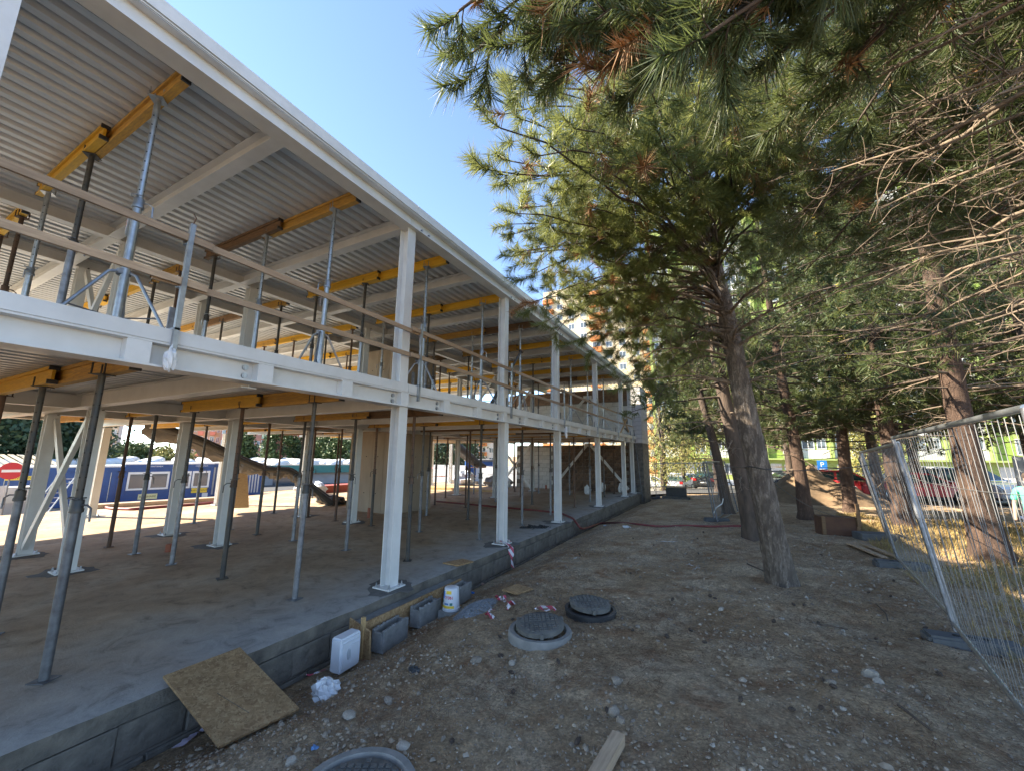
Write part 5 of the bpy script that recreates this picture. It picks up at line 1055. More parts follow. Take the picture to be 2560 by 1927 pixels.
# ================================================================== fences, parking place, cars, buildings on the right
mat('wire', (0.20, 0.205, 0.21), (0.13, 0.13, 0.135), 10, 0.6, 0.4)
def fence(bl, br, tl, tr, label, dens=34, foot=True):
    bl, br, tl, tr = map(lambda p: np.array(p, float), (bl, br, tl, tr)); o = empty('mobile_fence', tuple(bl)); L = lambda a, b, t: a + (b - a) * t
    for nm, a, b in (('post', bl, tl), ('post', br, tr)): MB().cyl(a - bl, b - bl, .021, 10).build(nm, MT['galv_old'], o, 40)
    MB().tube([tl - bl, tr - bl], .0215, 10).build('top_rail', MT['galv'], o, 40)
    MB().tube([L(bl, tl, .04) - bl, L(br, tr, .04) - bl], .0205, 10).build('bottom_rail', MT['galv'], o, 40)
    mb = MB(); n = dens
    for k in range(1, n):
        t = k / n; a = L(bl, br, t); b = L(tl, tr, t); w = .015 * math.sin(k * 1.7); m = L(a, b, .5) + np.array((w, 0, 0)); mb.tube([L(a, b, .04) - bl, m - bl, L(a, b, .985) - bl], .0023, 4, False)
    for h, s in ((.30, .06), (.55, .03), (.78, -.02)):
        P = [L(L(bl, br, t), L(tl, tr, t), h + s * math.sin(t * 3)) - bl + np.array((-.006, 0, 0)) for t in np.linspace(0, 1, 9)]; mb.tube(P, .0025, 4, False)
    struct(mb.build('wire_mesh', MT['wire'], o), 'stuff')
    tag(o, label, 'fence', 'mobile fence panels'); return o
def foot(x, y, label, rz=0.):
    z = g1(x, y); o = empty('ballast_block', (x, y, z - .03), rz); q = MB().box((-.38, -.12, 0), (.38, .12, .14)).mesh('block'); b = bmesh.new(); b.from_mesh(q); bmesh.ops.bevel(b, geom=b.edges[:], offset=.025, segments=2, affect='EDGES'); b.to_mesh(q); b.free(); link('block', q, MT['foot'], o)
    for s in (-.12, 0, .12): MB().lathe([(.03, .138), (.03, .146), (.022, .147)], 10, (s, 0, 0)).build('socket', MT['hole'], o)
    tag(o, label, 'ballast block', 'fence ballast blocks')
mat('foot', (.11, .115, .12), (.08, .083, .087), 8, .85, bump=.2)
fence((2.05, 6.40, .17), (1.44, 2.95, .2), (1.85, 6.66, 2.26), (1.45, 3.2, 2.28), 'nearest mobile fence panel, leaning, cut by the right edge', 36)
fence((2.66, 10.2, .12), (2.10, 6.50, .17), (2.32, 10.2, 2.12), (1.92, 6.76, 2.2), 'second mobile fence panel from the camera along the right side', 36)
fence((3.4, 13.6, .02), (2.68, 10.28, .12), (3.05, 13.6, 2.0), (2.36, 10.28, 2.1), 'third mobile fence panel from the camera along the right side', 34)
foot(2.15, 6.35, 'dark concrete fence foot under the nearest fence joint', .05); foot(2.65, 10.1, 'dark concrete fence foot under the second fence joint', .1); foot(3.3, 13.5, 'fence foot under the third fence joint', .1)
fence((-.50, 15.2, -.12), (-.1, 18.6, -.16), (-.72, 15.2, 1.83), (-.5, 18.6, 1.82), 'fence panel seen edge-on left of the slender pine', 30)
fence((-.42, 15.1, -.12), (.25, 18.4, -.16), (-.62, 15.1, 1.85), (-.1, 18.4, 1.82), 'second fence panel seen edge-on beside the slender pine', 30); foot(-.45, 15.3, 'fence foot under the edge-on fence panels', .3)
fence((-3.9, 25.8, -.42), (-.55, 25.0, -.3), (-3.9, 25.8, 1.58), (-.55, 25.0, 1.7), 'far fence panel between the building corner and the slender pine', 30); foot(-3.8, 25.8, 'fence foot of the far fence panel')
for k, (a, b, s) in enumerate((((mp.at_h(1.8)[0]), ony(2380, 1120, 10.2), .12), (mp.at_h(1.8)[0], ony(2140, 1290, 13.6), .25), (mp.at_h(1.85)[0], ony(1760, 1157, 15.2), .03))):
    P = [np.array(a) + (np.array(b) - np.array(a)) * t - np.array((0, 0, 4 * s * t * (1 - t))) for t in np.linspace(0, 1, 14)]; o = MB().tube(P, .007, 5).build('rope', MT['dark_steel'], None, 60); tag(o, ('dark cord tied from the big pine to the second fence panel', 'dark cord tied from the big pine towards the third fence panel', 'dark cord from the big pine to the edge-on fence panels')[k], 'rope')
c, r_ = mp.at_h(1.82); P = [c + np.array((math.cos(a) * r_ * 1.06, math.sin(a) * r_ * 1.06, .02 * math.sin(a * 2))) for a in np.linspace(0, 6.3, 26)]; o = MB().tube(P, .010, 5).build('rope_loop', MT['dark_steel'], None, 60); tag(o, 'dark cord looped round the trunk of the big pine', 'rope')
# boards, crate, mound, box
p = gpix(2095, 1335); o = MB().box((-.42, -.25, 0), (.42, .25, .48)).build('crate_body', MT['rust_crate'] if 'rust_crate' in MT else mat('rust_crate', (.13, .06, .03), (.09, .04, .025), 5, .8, bump=.2)); o.name = 'panel'
cr = empty('wooden_crate', (p[0], p[1], p[2] - .02), .15); o.parent = cr
for s in (-.37, .37): MB().box((s - .04, -.28, 0), (s + .04, -.252, .5)).build('batten', MT['brown_wood'], cr)
MB().box((.34, -.32, .3), (.42, -.284, .85)).build('stake', MT['brown_wood'], cr)
tag(cr, 'rust-brown wooden crate standing between the pines', 'crate')
p = gpix(2165, 1380)
for k in range(2): o = MB().box((-.07, -.6, 0), (.07, .6, .03)).build('plank_offcut', MT['plank']); o.location = (p[0] + .22 * k, p[1] - .05 * k, g1(p[0] + .22 * k, p[1]) + .04 + .02 * k); o.rotation_euler = (.02, .05, .25); tag(o, 'pale plank lying by the fence, %s of the pair' % ('left' if k == 0 else 'right'), 'plank')
p = gpix(2185, 1348); o = MB().box((-.35, -.2, 0), (.35, .2, .16)).build('kerb_stone', MT['foot']); o.location = (p[0], p[1], p[2]); o.rotation_euler = (0, 0, .3); tag(o, 'grey kerb stone lying behind the planks', 'kerb stone')
mx, my = 3.6, 24.8; n = 44; mb = MB(); V = []
for i in range(n + 1):
    for j in range(n + 1): X_, Y_ = mx - 4 + 8 * i / n, my - 3.2 + 6.4 * j / n; rr = math.hypot((X_ - mx) / 3.2, (Y_ - my) / 2.3); h = 1.35 * max(0, 1 - rr) ** .85; V.append((X_, Y_, h))
V = np.array(V); V[:, 2] = V[:, 2] * (1 + 1.2 * fbm(V[:, 0] * 1.6, V[:, 1] * 1.3, 4)) + G(V[:, 0], V[:, 1]) - .03 + .1 * np.minimum(V[:, 2], .5) * fbm(V[:, 0] * 5, V[:, 1] * 5, 3)
i = np.arange(n)[:, None] * (n + 1); j = np.arange(n)[None]; Fm = np.stack([i + j, i + n + 1 + j, i + n + 2 + j, i + j + 1], -1).reshape(-1, 4); me = tri_mesh('earth_mound', V, Fm); me.shade_smooth()
mat('earth', (.24, .16, .095), (.15, .10, .06), 3, .95, bump=.6, bdist=.03, bscale=8); tag(link('earth_mound', me, MT['earth']), 'brown earth mound between the pines before the parked cars', 'mound')
p = gpix(1692, 1245); o = empty('electric_cabinet', (p[0], p[1], p[2] - .02), .05); MB().box((-.52, -.3, .16), (.52, .3, .62)).build('case', MT['black_plastic'], o); MB().box((-.7, -.4, 0), (.7, .4, .155)).build('plinth', MT['dark_steel'], o); MB().box((-.75, -.4, .623), (.8, .4, .66)).build('lid', MT['plank'], o); tag(o, 'low black box on a plinth beyond the end of the slab', 'box')
p = gpix(1625, 1250); o = MB().box((-1.3, -.25, 0), (1.3, .25, .14)).build('board_pile', MT['plank']); o.location = (p[0] + .3, p[1] + .2, p[2]); tag(o, 'low pile of boards left of the black box', 'boards')
o = MB().tube([gpix(1700, 1310) + np.array((0, 0, .5)), gpix(1805, 1268) + np.array((0, 0, .25)), gpix(1812, 1250) + np.array((0, 0, .3))], .0, 4) if False else None
P = [ony(1790, 1300, 15.4), ony(1783, 1285, 15.4), ony(1790, 1268, 15.5), ony(1805, 1258, 15.6), ony(1808, 1245, 15.6)]; o = MB().tube(P, .018, 6).build('pipe_bend', MT['white_paint'], None, 60); tag(o, 'white bent plastic pipe at the foot of the edge-on fence', 'pipe')
# roads: parking asphalt and pavement strips laid over the earth
def sheet(nm, x0, x1, y0, y1, dz, m, n=24):
    X_, Y_ = np.meshgrid(np.linspace(x0, x1, n), np.linspace(y0, y1, n)); Z_ = Gs(X_, Y_) + dz; idx = np.arange(n * n).reshape(n, n); Fq = np.stack([idx[:-1, :-1], idx[:-1, 1:], idx[1:, 1:], idx[1:, :-1]], -1).reshape(-1, 4)
    return struct(link(nm, tri_mesh(nm, np.stack([X_, Y_, Z_], -1).reshape(-1, 3), Fq), m))
sheet('parking_asphalt', -30, 60, 35.5, 58, .06, MT['paving']); sheet('road', -30, 60, 28.3, 35.3, .05, MT['asphalt']); 
struct(MB().box((-30, 58.0, -1.1), (60, 60.2, -.90)).build('pavement', MT['paving']))
# cars
def car(loc, rz, paint, label, kind='sedan', face=True):
    o = empty('parked_car', loc, rz); L, W, H = {'sedan': (4.5, 1.76, 1.42), 'hatch': (3.9, 1.68, 1.44), 'suv': (4.6, 1.86, 1.70)}[kind]; a, b = -L / 2, L / 2
    if kind == 'sedan': bel, roof = .92, [(a + .95, .94), (a + 1.55, H - .04), (a + 1.9, H), (b - 2.0, H), (b - 1.75, H - .03), (b - 1.0, .95)]
    elif kind == 'hatch': bel, roof = .92, [(a + .12, .95), (a + .5, H - .08), (a + .8, H), (b - 1.9, H), (b - 1.65, H - .03), (b - .95, .95)]
    else: bel, roof = 1.02, [(a + .1, 1.05), (a + .45, H - .1), (a + .7, H), (b - 2.1, H - .02), (b - 1.9, H - .06), (b - 1.1, 1.06)]
    low = [(a + .1, .28), (a, .45), (a + .02, .78), (a + .08, bel)] + [(b - .95, bel), (b - .25, bel - .1), (b - .03, .68), (b, .45), (b - .1, .28)]
    def slab_(poly, w0, w1, z0, z1):
        f = lambda z: w0 + (w1 - w0) * min(1, max(0, (z - z0) / (z1 - z0))); n = len(poly); mb = MB(); mb.v = [(x, -f(z) / 2, z) for x, z in poly] + [(x, f(z) / 2, z) for x, z in poly]; mb.f = [tuple(range(n)), tuple(range(n, 2 * n))[::-1]] + [(i, i + n, (i + 1) % n + n, (i + 1) % n) for i in range(n)]; return mb
    me = slab_(low, W, W - .06, .3, bel).mesh('body'); q = bmesh.new(); q.from_mesh(me); bmesh.ops.recalc_face_normals(q, faces=q.faces[:]); bmesh.ops.bevel(q, geom=q.edges[:], offset=.06, segments=3, affect='EDGES'); q.to_mesh(me); q.free(); me.shade_smooth(); me.set_sharp_from_angle(angle=.7); link('body', me, MT[paint], o)
    me = slab_([(x, max(z, bel - .02)) for x, z in roof], W - .1, W - .42, bel, H).mesh('cabin'); q = bmesh.new(); q.from_mesh(me); bmesh.ops.recalc_face_normals(q, faces=q.faces[:]); bmesh.ops.bevel(q, geom=q.edges[:], offset=.04, segments=2, affect='EDGES'); q.to_mesh(me); q.free(); link('cabin', me, MT[paint], o)
    wz = lambda z: (W - .1 + (-.32) * (z - bel) / (H - bel)) / 2
    def glass(nm, pts): MB().add(pts, [tuple(range(len(pts)))]).build(nm, MT['car_glass'], o)
    zb, zt = bel + .04, H - .10; xr0 = np.interp(zb, [roof[0][1], roof[1][1]], [roof[0][0], roof[1][0]]) + .14; xr1 = np.interp(zt, [roof[0][1], roof[1][1], roof[2][1]], [roof[0][0], roof[1][0], roof[2][0]]) + .12; xf0 = np.interp(zb, [roof[5][1], roof[4][1]], [roof[5][0], roof[4][0]]) - .16; xf1 = np.interp(zt, [roof[5][1], roof[4][1], roof[3][1]], [roof[5][0], roof[4][0], roof[3][0]]) - .1; xm = (xr0 + xf0) / 2 + .05
    for s in (-1, 1):
        for x0, x1, x2, x3 in ((xr0, xm - .05, xm - .05, xr1), (xm + .05, xf0, xf1, xm + .05)): glass('side_window', [(x0, s * (wz(zb) + .004), zb), (x1, s * (wz(zb) + .004), zb), (x2, s * (wz(zt) + .004), zt), (x3, s * (wz(zt) + .004), zt)])
    def slope(p, q_, nm, sg):
        d_ = np.array((q_[0] - p[0], q_[1] - p[1])); nn = np.array((d_[1], -d_[0])); nn /= np.linalg.norm(nn); nn = nn * .008 * (1 if nn[0] * sg > 0 else -1); P0 = np.array(p) + d_ * .1 + nn; P1 = np.array(p) + d_ * .9 + nn
        glass(nm, [(P0[0], -wz(P0[1]) + .06, P0[1]), (P0[0], wz(P0[1]) - .06, P0[1]), (P1[0], wz(P1[1]) - .06, P1[1]), (P1[0], -wz(P1[1]) + .06, P1[1])])
    slope(roof[5], roof[4], 'windscreen', 1); slope(roof[0], roof[1], 'rear_window', -1)
    for x in (a + .78, b - .82):
        for s in (-1, 1):
            w = MB().lathe([(.2, -.09), (.31, -.09), (.325, -.05), (.325, .05), (.31, .09), (.2, .09)], 20); w.v = [(x + X_, s * (W / 2 - .07) + Z_, .325 + Y_) for X_, Y_, Z_ in w.v]; wh = w.build('wheel', MT['tyre'], o, 40)
            r = MB().lathe([(.2, -.06), (.205, .0), (.19, .012), (.04, .02)], 12); r.v = [(x + X_, s * (W / 2 - .07 + .085 + Z_), .325 + Y_) for X_, Y_, Z_ in r.v]; r.build('rim', MT['rim'], wh, 40)
    for s in (-1, 1):
        MB().cbox((b - .08, s * (W / 2 - .25), .68), (.14, .36, .15)).build('headlight', MT['lamp_glass'], o); MB().cbox((a + .06, s * (W / 2 - .17), .82 if kind != 'suv' else .98), (.16, .26, .2)).build('tail_light', MT['tail_red'], o); MB().cbox((xf0 + .05, s * (W / 2 + .06), bel + .06), (.1, .16, .11)).build('mirror', MT[paint], o)
    MB().cbox((b + .002, 0, .47), (.02, .5, .11)).build('number_plate', MT['white_paint'], o); MB().cbox((a - .002, 0, .6), (.02, .5, .11)).build('number_plate', MT['white_paint'], o); MB().cbox((b - .015, 0, .60), (.05, .9, .1)).build('grille', MT['black_plastic'], o); MB().cbox((0, 0, .27), (L - .3, W - .1, .12)).build('sill', MT['black_plastic'], o)
    tag(o, label, 'car', 'cars on the parking place')
def cpos(u, v, dist): d_ = dirn(u, v); h = d_[:2] / np.linalg.norm(d_[:2]) * dist; return (h[0], h[1], float(Gs(h[0], h[1])) + .06)
car(cpos(1985, 1226, 35.5), math.radians(215), 'car_black', 'black saloon car with silver wheels facing left, behind the pine trunks', 'sedan')
car(cpos(2070, 1226, 37.5), math.radians(10), 'car_green', 'dark green saloon car parked behind the earth mound', 'sedan')
car(cpos(2120, 1256, 29.0), math.radians(-12), 'car_red', 'bright red car behind the second fence panel, left of the other red one', 'hatch')
car(cpos(2285, 1250, 28.5), math.radians(4), 'car_red', 'red car farther right, half hidden by a pine trunk', 'sedan')
car(cpos(2420, 1245, 32.0), math.radians(-60), 'car_white', 'white car with glaring windscreen behind the nearest fence panel', 'suv')
car(cpos(1722, 1213, 49), math.radians(28), 'car_white', 'white estate car with red tail light beyond the fence', 'suv')
car(cpos(1700, 1222, 41), math.radians(80), 'car_silver', 'small grey car seen from the back, in front of the white estate', 'hatch')
car(cpos(1772, 1228, 39), math.radians(82), 'car_dark', 'dark hatchback seen from the back beside the edge-on fence', 'hatch')
car(cpos(1785, 1212, 47), math.radians(20), 'car_white', 'white car partly hidden behind the dark hatchback', 'hatch')
car(cpos(1625, 1212, 48), math.radians(15), 'car_white', 'white car at the left behind the trunk of the weeping tree', 'sedan')
# parking signs
def psign(u, v, dist, label):
    d_ = dirn(u, v); h = d_[:2] / np.linalg.norm(d_[:2]) * dist; z = float(Gs(h[0], h[1])); zc = 2 + d_[2] / np.linalg.norm(d_[:2]) * dist
    o = empty('parking_sign', (h[0], h[1], z), 0.05); MB().cyl((0, .04, 0), (0, .04, zc - z + .6), .035, 8).build('post', MT['galv_old'], o, 40)
    MB().box((-.33, -.02, zc - z - .25), (.33, .0, zc - z + .55)).build('sign_plate', MT['blue_sign'], o); MB().box((-.33, -.02, zc - z - .95), (.33, .0, zc - z - .28)).build('lower_plate', MT['yellow_sign'], o); text('lettering', 'P', .55, MT['white_paint'], o, (0, -.024, zc - z + .2), (math.pi / 2, 0, 0)); MB().box((-.22, -.023, zc - z - .17), (.22, -.0205, zc - z - .12)).build('symbol', MT['white_paint'], o)
    tag(o, label, 'sign', 'parking signs')
psign(1976, 1166, 42, 'blue P parking sign, left of the two, behind the black car'); psign(2056, 1167, 42, 'blue P parking sign, right of the two, behind the dark green car')
o = empty('lamp_post', pol(1888, 44, -.9)); MB().tube([(0, 0, 0), (-.2, 0, 7)], .07, 8).build('pole', MT['galv_old'], o, 40); MB().cbox((-.4, 0, 7.05), (.9, .25, .12)).build('lamp_head', MT['galv_old'], o); tag(o, 'grey lamp post behind the black car', 'lamp post')

# blocks of flats
def facade(root, x0, x1, y, z0, floors, bays, fh, wallm, spec, depth=12, skip=None):
    """spec(f, b) -> list of (part_name, material, x0..x1, z0..z1 as fractions of the cell, proud)"""
    MB().box((x0, y, z0), (x1, y + depth, z0 + floors * fh + .8)).build('wall', MT[wallm], root); bw = (x1 - x0) / bays
    for f in range(floors):
        for b in range(bays):
            for nm, m, fx0, fx1, fz0, fz1, pr in spec(f, b):
                key = (nm, m, round(bw * (fx1 - fx0), 2), round(fh * (fz1 - fz0), 2), pr)
                def mk(w=bw * (fx1 - fx0), h=fh * (fz1 - fz0), p=pr): return MB().box((0, -p, 0), (w, .05, h)).mesh('cell')
                o = link(nm, shared(key, mk, MT[m]), None, root); o.location = (x0 + bw * (b + fx0), y, z0 + fh * (f + fz0))
                if nm == 'window':
                    fr = link('frame', shared(key + ('f',), lambda w=bw * (fx1 - fx0), h=fh * (fz1 - fz0), p=pr: MB().box((-.05, -p - .03, -.05), (w + .05, -p + .0, .03)).box((-.05, -p - .03, h - .03), (w + .05, -p, h + .05)).box((-.05, -p - .03, 0.031), (.03, -p, h - .031)).box((w - .03, -p - .03, .031), (w + .05, -p, h - .031)).box((w / 2 - .03, -p - .03, .031), (w / 2 + .03, -p, h - .031)).mesh('frame'), MT['white_paint']), None, o)
gb_ = empty('apartment_building', (8, 62, -1.2)); tag(gb_, 'tall lime green and white apartment block behind the parked cars', 'building')
gb_.location = (0, 0, 0)
def gspec(f, b):
    if f == 0: return [('door_grille', 'container_grey', .25, .75, .05, .8, .03)] if b in (5, 9) else [('entrance_wall', 'offwhite', .1, .45, .05, .85, .03), ('window', 'window_glass', .55, .85, .35, .8, .02)]
    if b in (6, 11) and f > 4: return [('panel', 'yellow_wall', .05, .95, .02, .98, .05), ('window', 'window_glass', .3, .7, .35, .85, .06)]
    if b % 3 == 1: return [('loggia_recess', 'lime_dark', .05, .5, .04, .96, .01), ('window', 'window_glass', .55, .9, .3, .85, .02)]
    return [('panel', 'offwhite', .06, .94, .02, .45, .05), ('window', 'window_glass', .15, .5, .5, .92, .02), ('window', 'window_glass', .6, .85, .5, .92, .02)]
facade(gb_, -9, 42, 62, -1.2, 13, 15, 2.9, 'lime', gspec)
MB().box((-9.2, 61.0, 1.75), (42.2, 61.95, 1.95)).build('canopy', MT['lime'], gb_)
for k in range(16): MB().box((-9 + k * 3.4 - .18, 61.55, 1.96), (-9 + k * 3.4 + .18, 61.99, 36)).build('pilaster', MT['lime'], gb_)
tw = empty('apartment_tower', (-24, 92, -2)); tag(tw, 'cream apartment tower with orange balconies behind the roof edge', 'building'); tw.location = (0, 0, 0)
def tspec(f, b):
    if b % 4 == 0: return [('balcony', 'orange', .05, .95, .02, .42, .9), ('window', 'window_glass', .2, .8, .45, .9, .02)]
    return [('window', 'window_glass', .25, .72, .35, .82, .02)]
facade(tw, -40, -12, 92, -2, 16, 9, 2.85, 'cream', tspec, 14)
rt = empty('garage_wall', (13, 17, 0)); o = MB().box((0, 0, -.4), (8, .25, 2.1)).build('wall', MT['grey_wall'], rt); rt.location = (*pol(2530, 19, 0)[:2], g1(8, 17)); rt.rotation_euler = (0, 0, -.35)
for k in range(3): MB().box((.2, -.03, .2 + .6 * k), (7.8, -.002, .74 + .6 * k)).build('wall_board', MT['grey_wall'], rt)
tag(rt, 'grey boarded wall beyond the stout pine at the right edge', 'wall')
# dry grass beyond the fence
x, y, r_ = scatter(42000, 15, (2.3, 9.5), (3.0, 19), 1.2); keep = (x > 2.2 + .09 * np.maximum(0, y - 6)) & (fbm(x * .8, y * .8 + 4, 3) > -.13); x, y = x[keep], y[keep]; n = len(x); a = r_.uniform(0, 6.28, n); hgt = r_.uniform(.05, .20, n)
P = np.stack([x, y, G(x, y) - .01], 1); S = np.stack([np.cos(a), np.sin(a), 0 * a], 1) * (.003 + .0004 * y)[:, None]; Tp = P + np.stack([r_.normal(0, .09, n), r_.normal(0, .09, n), hgt], 1)
struct(tag(link('dry_grass', tri_mesh('dry_grass', np.stack([P - S, P + S, Tp], 1).reshape(-1, 3), np.arange(3 * n).reshape(-1, 3)), MT['dry_grass']), 'dry straw-coloured grass beyond the fence', 'grass'), 'stuff')
# someone in a mint shirt standing at the right edge
def skin_mesh(nm, verts, edges, rad, m, parent, sub=1):
    me = bpy.data.meshes.new(nm); me.from_pydata([tuple(v) for v in verts], edges, []); o = bpy.data.objects.new(nm, me); C.objects.link(o); o.modifiers.new('s', 'SKIN'); sb = o.modifiers.new('u', 'SUBSURF'); sb.levels = sub; sb.render_levels = sub
    for i, r in enumerate(rad): me.skin_vertices[0].data[i].radius = (r, r * .85) if not isinstance(r, tuple) else r
    me.skin_vertices[0].data[0].use_root = True; dg = bpy.context.evaluated_depsgraph_get(); m2 = bpy.data.meshes.new_from_object(o.evaluated_get(dg)); bpy.data.objects.remove(o); m2.materials.clear(); m2.shade_smooth(); return link(nm, m2, m, parent)
pp = pol(2563, 12.5, 0); pe = empty('person', (pp[0], pp[1], g1(pp[0], pp[1])), 2.4); tag(pe, 'person in a mint green shirt and dark trousers standing at the right edge', 'person')
skin_mesh('body', [(0, 0, .95), (0, 0, 1.2), (0, .01, 1.42), (0, .01, 1.52), (0, .02, 1.60), (0, .03, 1.70), (.19, 0, 1.42), (.25, .02, 1.16), (.24, .1, .92), (.23, .12, .84), (-.19, 0, 1.42), (-.25, .02, 1.16), (-.24, .1, .92), (-.23, .12, .84), (.09, 0, .88), (.10, .02, .5), (.10, -.02, .1), (.10, .1, .04), (-.09, 0, .88), (-.10, .02, .5), (-.10, -.02, .1), (-.10, .1, .04)],
          [(0, 1), (1, 2), (2, 3), (3, 4), (4, 5), (2, 6), (6, 7), (7, 8), (8, 9), (2, 10), (10, 11), (11, 12), (12, 13), (0, 14), (14, 15), (15, 16), (16, 17), (0, 18), (18, 19), (19, 20), (20, 21)], [.12, .11, .11, .055, .085, .085, .05, .042, .034, .035, .05, .042, .034, .035, .085, .06, .042, .04, .085, .06, .042, .04], MT['skin'], pe, 2)
skin_mesh('shirt', [(0, 0, .88), (0, 0, 1.2), (0, .01, 1.42), (0, .01, 1.47), (.2, 0, 1.42), (.25, .02, 1.2), (-.2, 0, 1.42), (-.25, .02, 1.2)], [(0, 1), (1, 2), (2, 3), (2, 4), (4, 5), (2, 6), (6, 7)], [(.17, .12), (.16, .12), (.15, .11), .07, .07, .062, .07, .062], MT['shirt_mint'], pe, 2)
skin_mesh('trousers', [(0, 0, .95), (.09, 0, .86), (.10, .02, .5), (.10, -.02, .09), (-.09, 0, .86), (-.10, .02, .5), (-.10, -.02, .09)], [(0, 1), (1, 2), (2, 3), (0, 4), (4, 5), (5, 6)], [(.16, .12), .1, .078, .062, .1, .078, .062], MT['trousers'], pe, 2)
mb = MB().lathe([(.086, -.01), (.09, .03), (.075, .075), (.03, .1)], 14, (0, .02, 1.66)); mb.build('hair', MT['cone'], pe, 60)

# ================================================================== beyond the building on the left
def P2(u, dist): d_ = dirn(u, 1140); h = d_[:2] / np.linalg.norm(d_[:2]) * dist; return h
def container(loc, rz, L, H, W, m, label, windows=False, corr=False, doors=False):
    o = empty('site_container', loc, rz)
    MB().box((-L/2, 0, .05), (L/2, W, H - .02)).build('shell', MT[m], o)
    for x in (-L/2 + .06, L/2 - .06): MB().box((x - .08, -.05, 0), (x + .08, -.002, H)).build('corner_post', MT[m], o)
    MB().box((-L/2 + .022, -.06, H - .26), (L/2 - .022, -.003, H - .005)).build('top_rail', MT[m], o); MB().box((-L/2 + .022, -.06, 0.0), (L/2 - .022, -.003, .16)).build('bottom_rail', MT[m], o)
    MB().box((-L/2 - .05, -.08, H), (L/2 + .05, W + .05, H + .1)).build('roof_sheet', MT['white_paint'], o)
    if corr:
        n = int(L / .22)
        for k in range(n): MB().box((-L/2 + .16 + k * (L - .32) / n, -.035, .165), (-L/2 + .16 + (k + .5) * (L - .32) / n, -.002, H - .265)).build('rib', MT[m if corr is True else corr], o)
    if windows:
        for x in windows:
            w = MB().box((x - .42, -.02, 1.0), (x + .42, -.004, 1.95)).build('window', MT['window_glass'], o); f = MB()
            for a, b in (((x - .53, 1.95), (x + .53, 2.1)), ((x - .53, .88), (x + .53, 1.0)), ((x - .53, 1.001), (x - .42, 1.949)), ((x + .42, 1.001), (x + .53, 1.949))): f.box((a[0], -.06, a[1]), (b[0], -.003, b[1]))
            f.build('frame', MT['white_paint'], w)
    if doors:
        for x in doors: 
            d_ = MB().box((x - .55, -.03, .2), (x + .55, -.004, H - .3)).build('door', MT[m], o); MB().cyl((x + .3, -.05, .25), (x + .3, -.05, H - .35), .02, 6).build('locking_bar', MT['galv'], d_); MB().box((x - .35, -.04, 1.45), (x - .1, -.031, 1.6)).build('sticker', MT['white_paint'], d_)
    tag(o, label, 'container', 'blue site containers'); return o
gzl = -1.52
th = math.radians(83)  # long sides run nearly along the building
c = onx(409, 1200, -35.6); o1 = container((-35.5, 14.4, gzl), th, 4.9, 2.6, 2.4, 'container_blue', 'blue office container with four white framed windows', [-1.75, -.62, .62, 1.75])
o1.rotation_euler[2] = math.atan2(16.8 - 12.07, -35.14 + 36.36)
for x, z, w, h, m, s, lab in ((-1.1, .42, 1.0, .36, 'pale_sign', 'RAVIHARE', 'a'), (1.75, .68, .95, .34, 'yellow_sign', 'RAVZDENT', 'b')):
    q = MB().box((x - w/2, -.03, z - h/2), (x + w/2, -.005, z + h/2)).build('sign_board', MT[m], o1); text('lettering', s, .19, MT['sign_text'], q, (x, -.033, z), (math.pi / 2, 0, 0))
MB().box((1.95, -.03, .17), (2.3, -.005, .47)).build('notice', MT['white_paint'], o1)
text('lettering', 'CONTAINEX', .13, MT['white_paint'], o1, (-.9, -.063, 2.47), (math.pi / 2, 0, 0)); text('lettering', 'CONTAINEX', .13, MT['white_paint'], o1, (1.7, -.063, 2.47), (math.pi / 2, 0, 0))
e = np.array((math.cos(o1.rotation_euler[2]), math.sin(o1.rotation_euler[2]))); ce = np.array((-35.5, 14.4))
p = ce - e * 5.6; o2 = container((p[0], p[1], gzl), o1.rotation_euler[2], 6.0, 2.45, 2.4, 'container_blue', 'blue storage container with double doors left of the office container', None, False, [-2.2, -1.0, 1.0, 2.2])
q = MB().box((-1.9, -.07, 1.75), (-.6, -.062, 1.98)).build('sign_board', MT['yellow_sign'], o2); text('lettering', 'RAVZDENT', .18, MT['sign_text'], q, (-1.25, -.073, 1.865), (math.pi / 2, 0, 0))
p = ce - e * 10.4 + np.array((-1.5, 0)); container((p[0], p[1], gzl), o1.rotation_euler[2], 3.0, 2.7, 2.4, 'container_blue', 'short ribbed blue container at the left, with pale blue ribs', None, 'container_light')
p = ce + e * 4.4 + np.array((-.6, .0)); container((p[0], p[1], gzl + .1), o1.rotation_euler[2], 3.6, 2.5, 2.4, 'container_blue', 'dark blue container with pale ribs right of the office container', None, 'container_grey')
struct(MB().box((-36.0, 2, gzl - .25), (-33.2, 40, gzl - .004)).build('kerb_path', MT['paving'])); struct(sheet('street', -80, -37.5, -20, 60, .02, MT['asphalt'], 12))
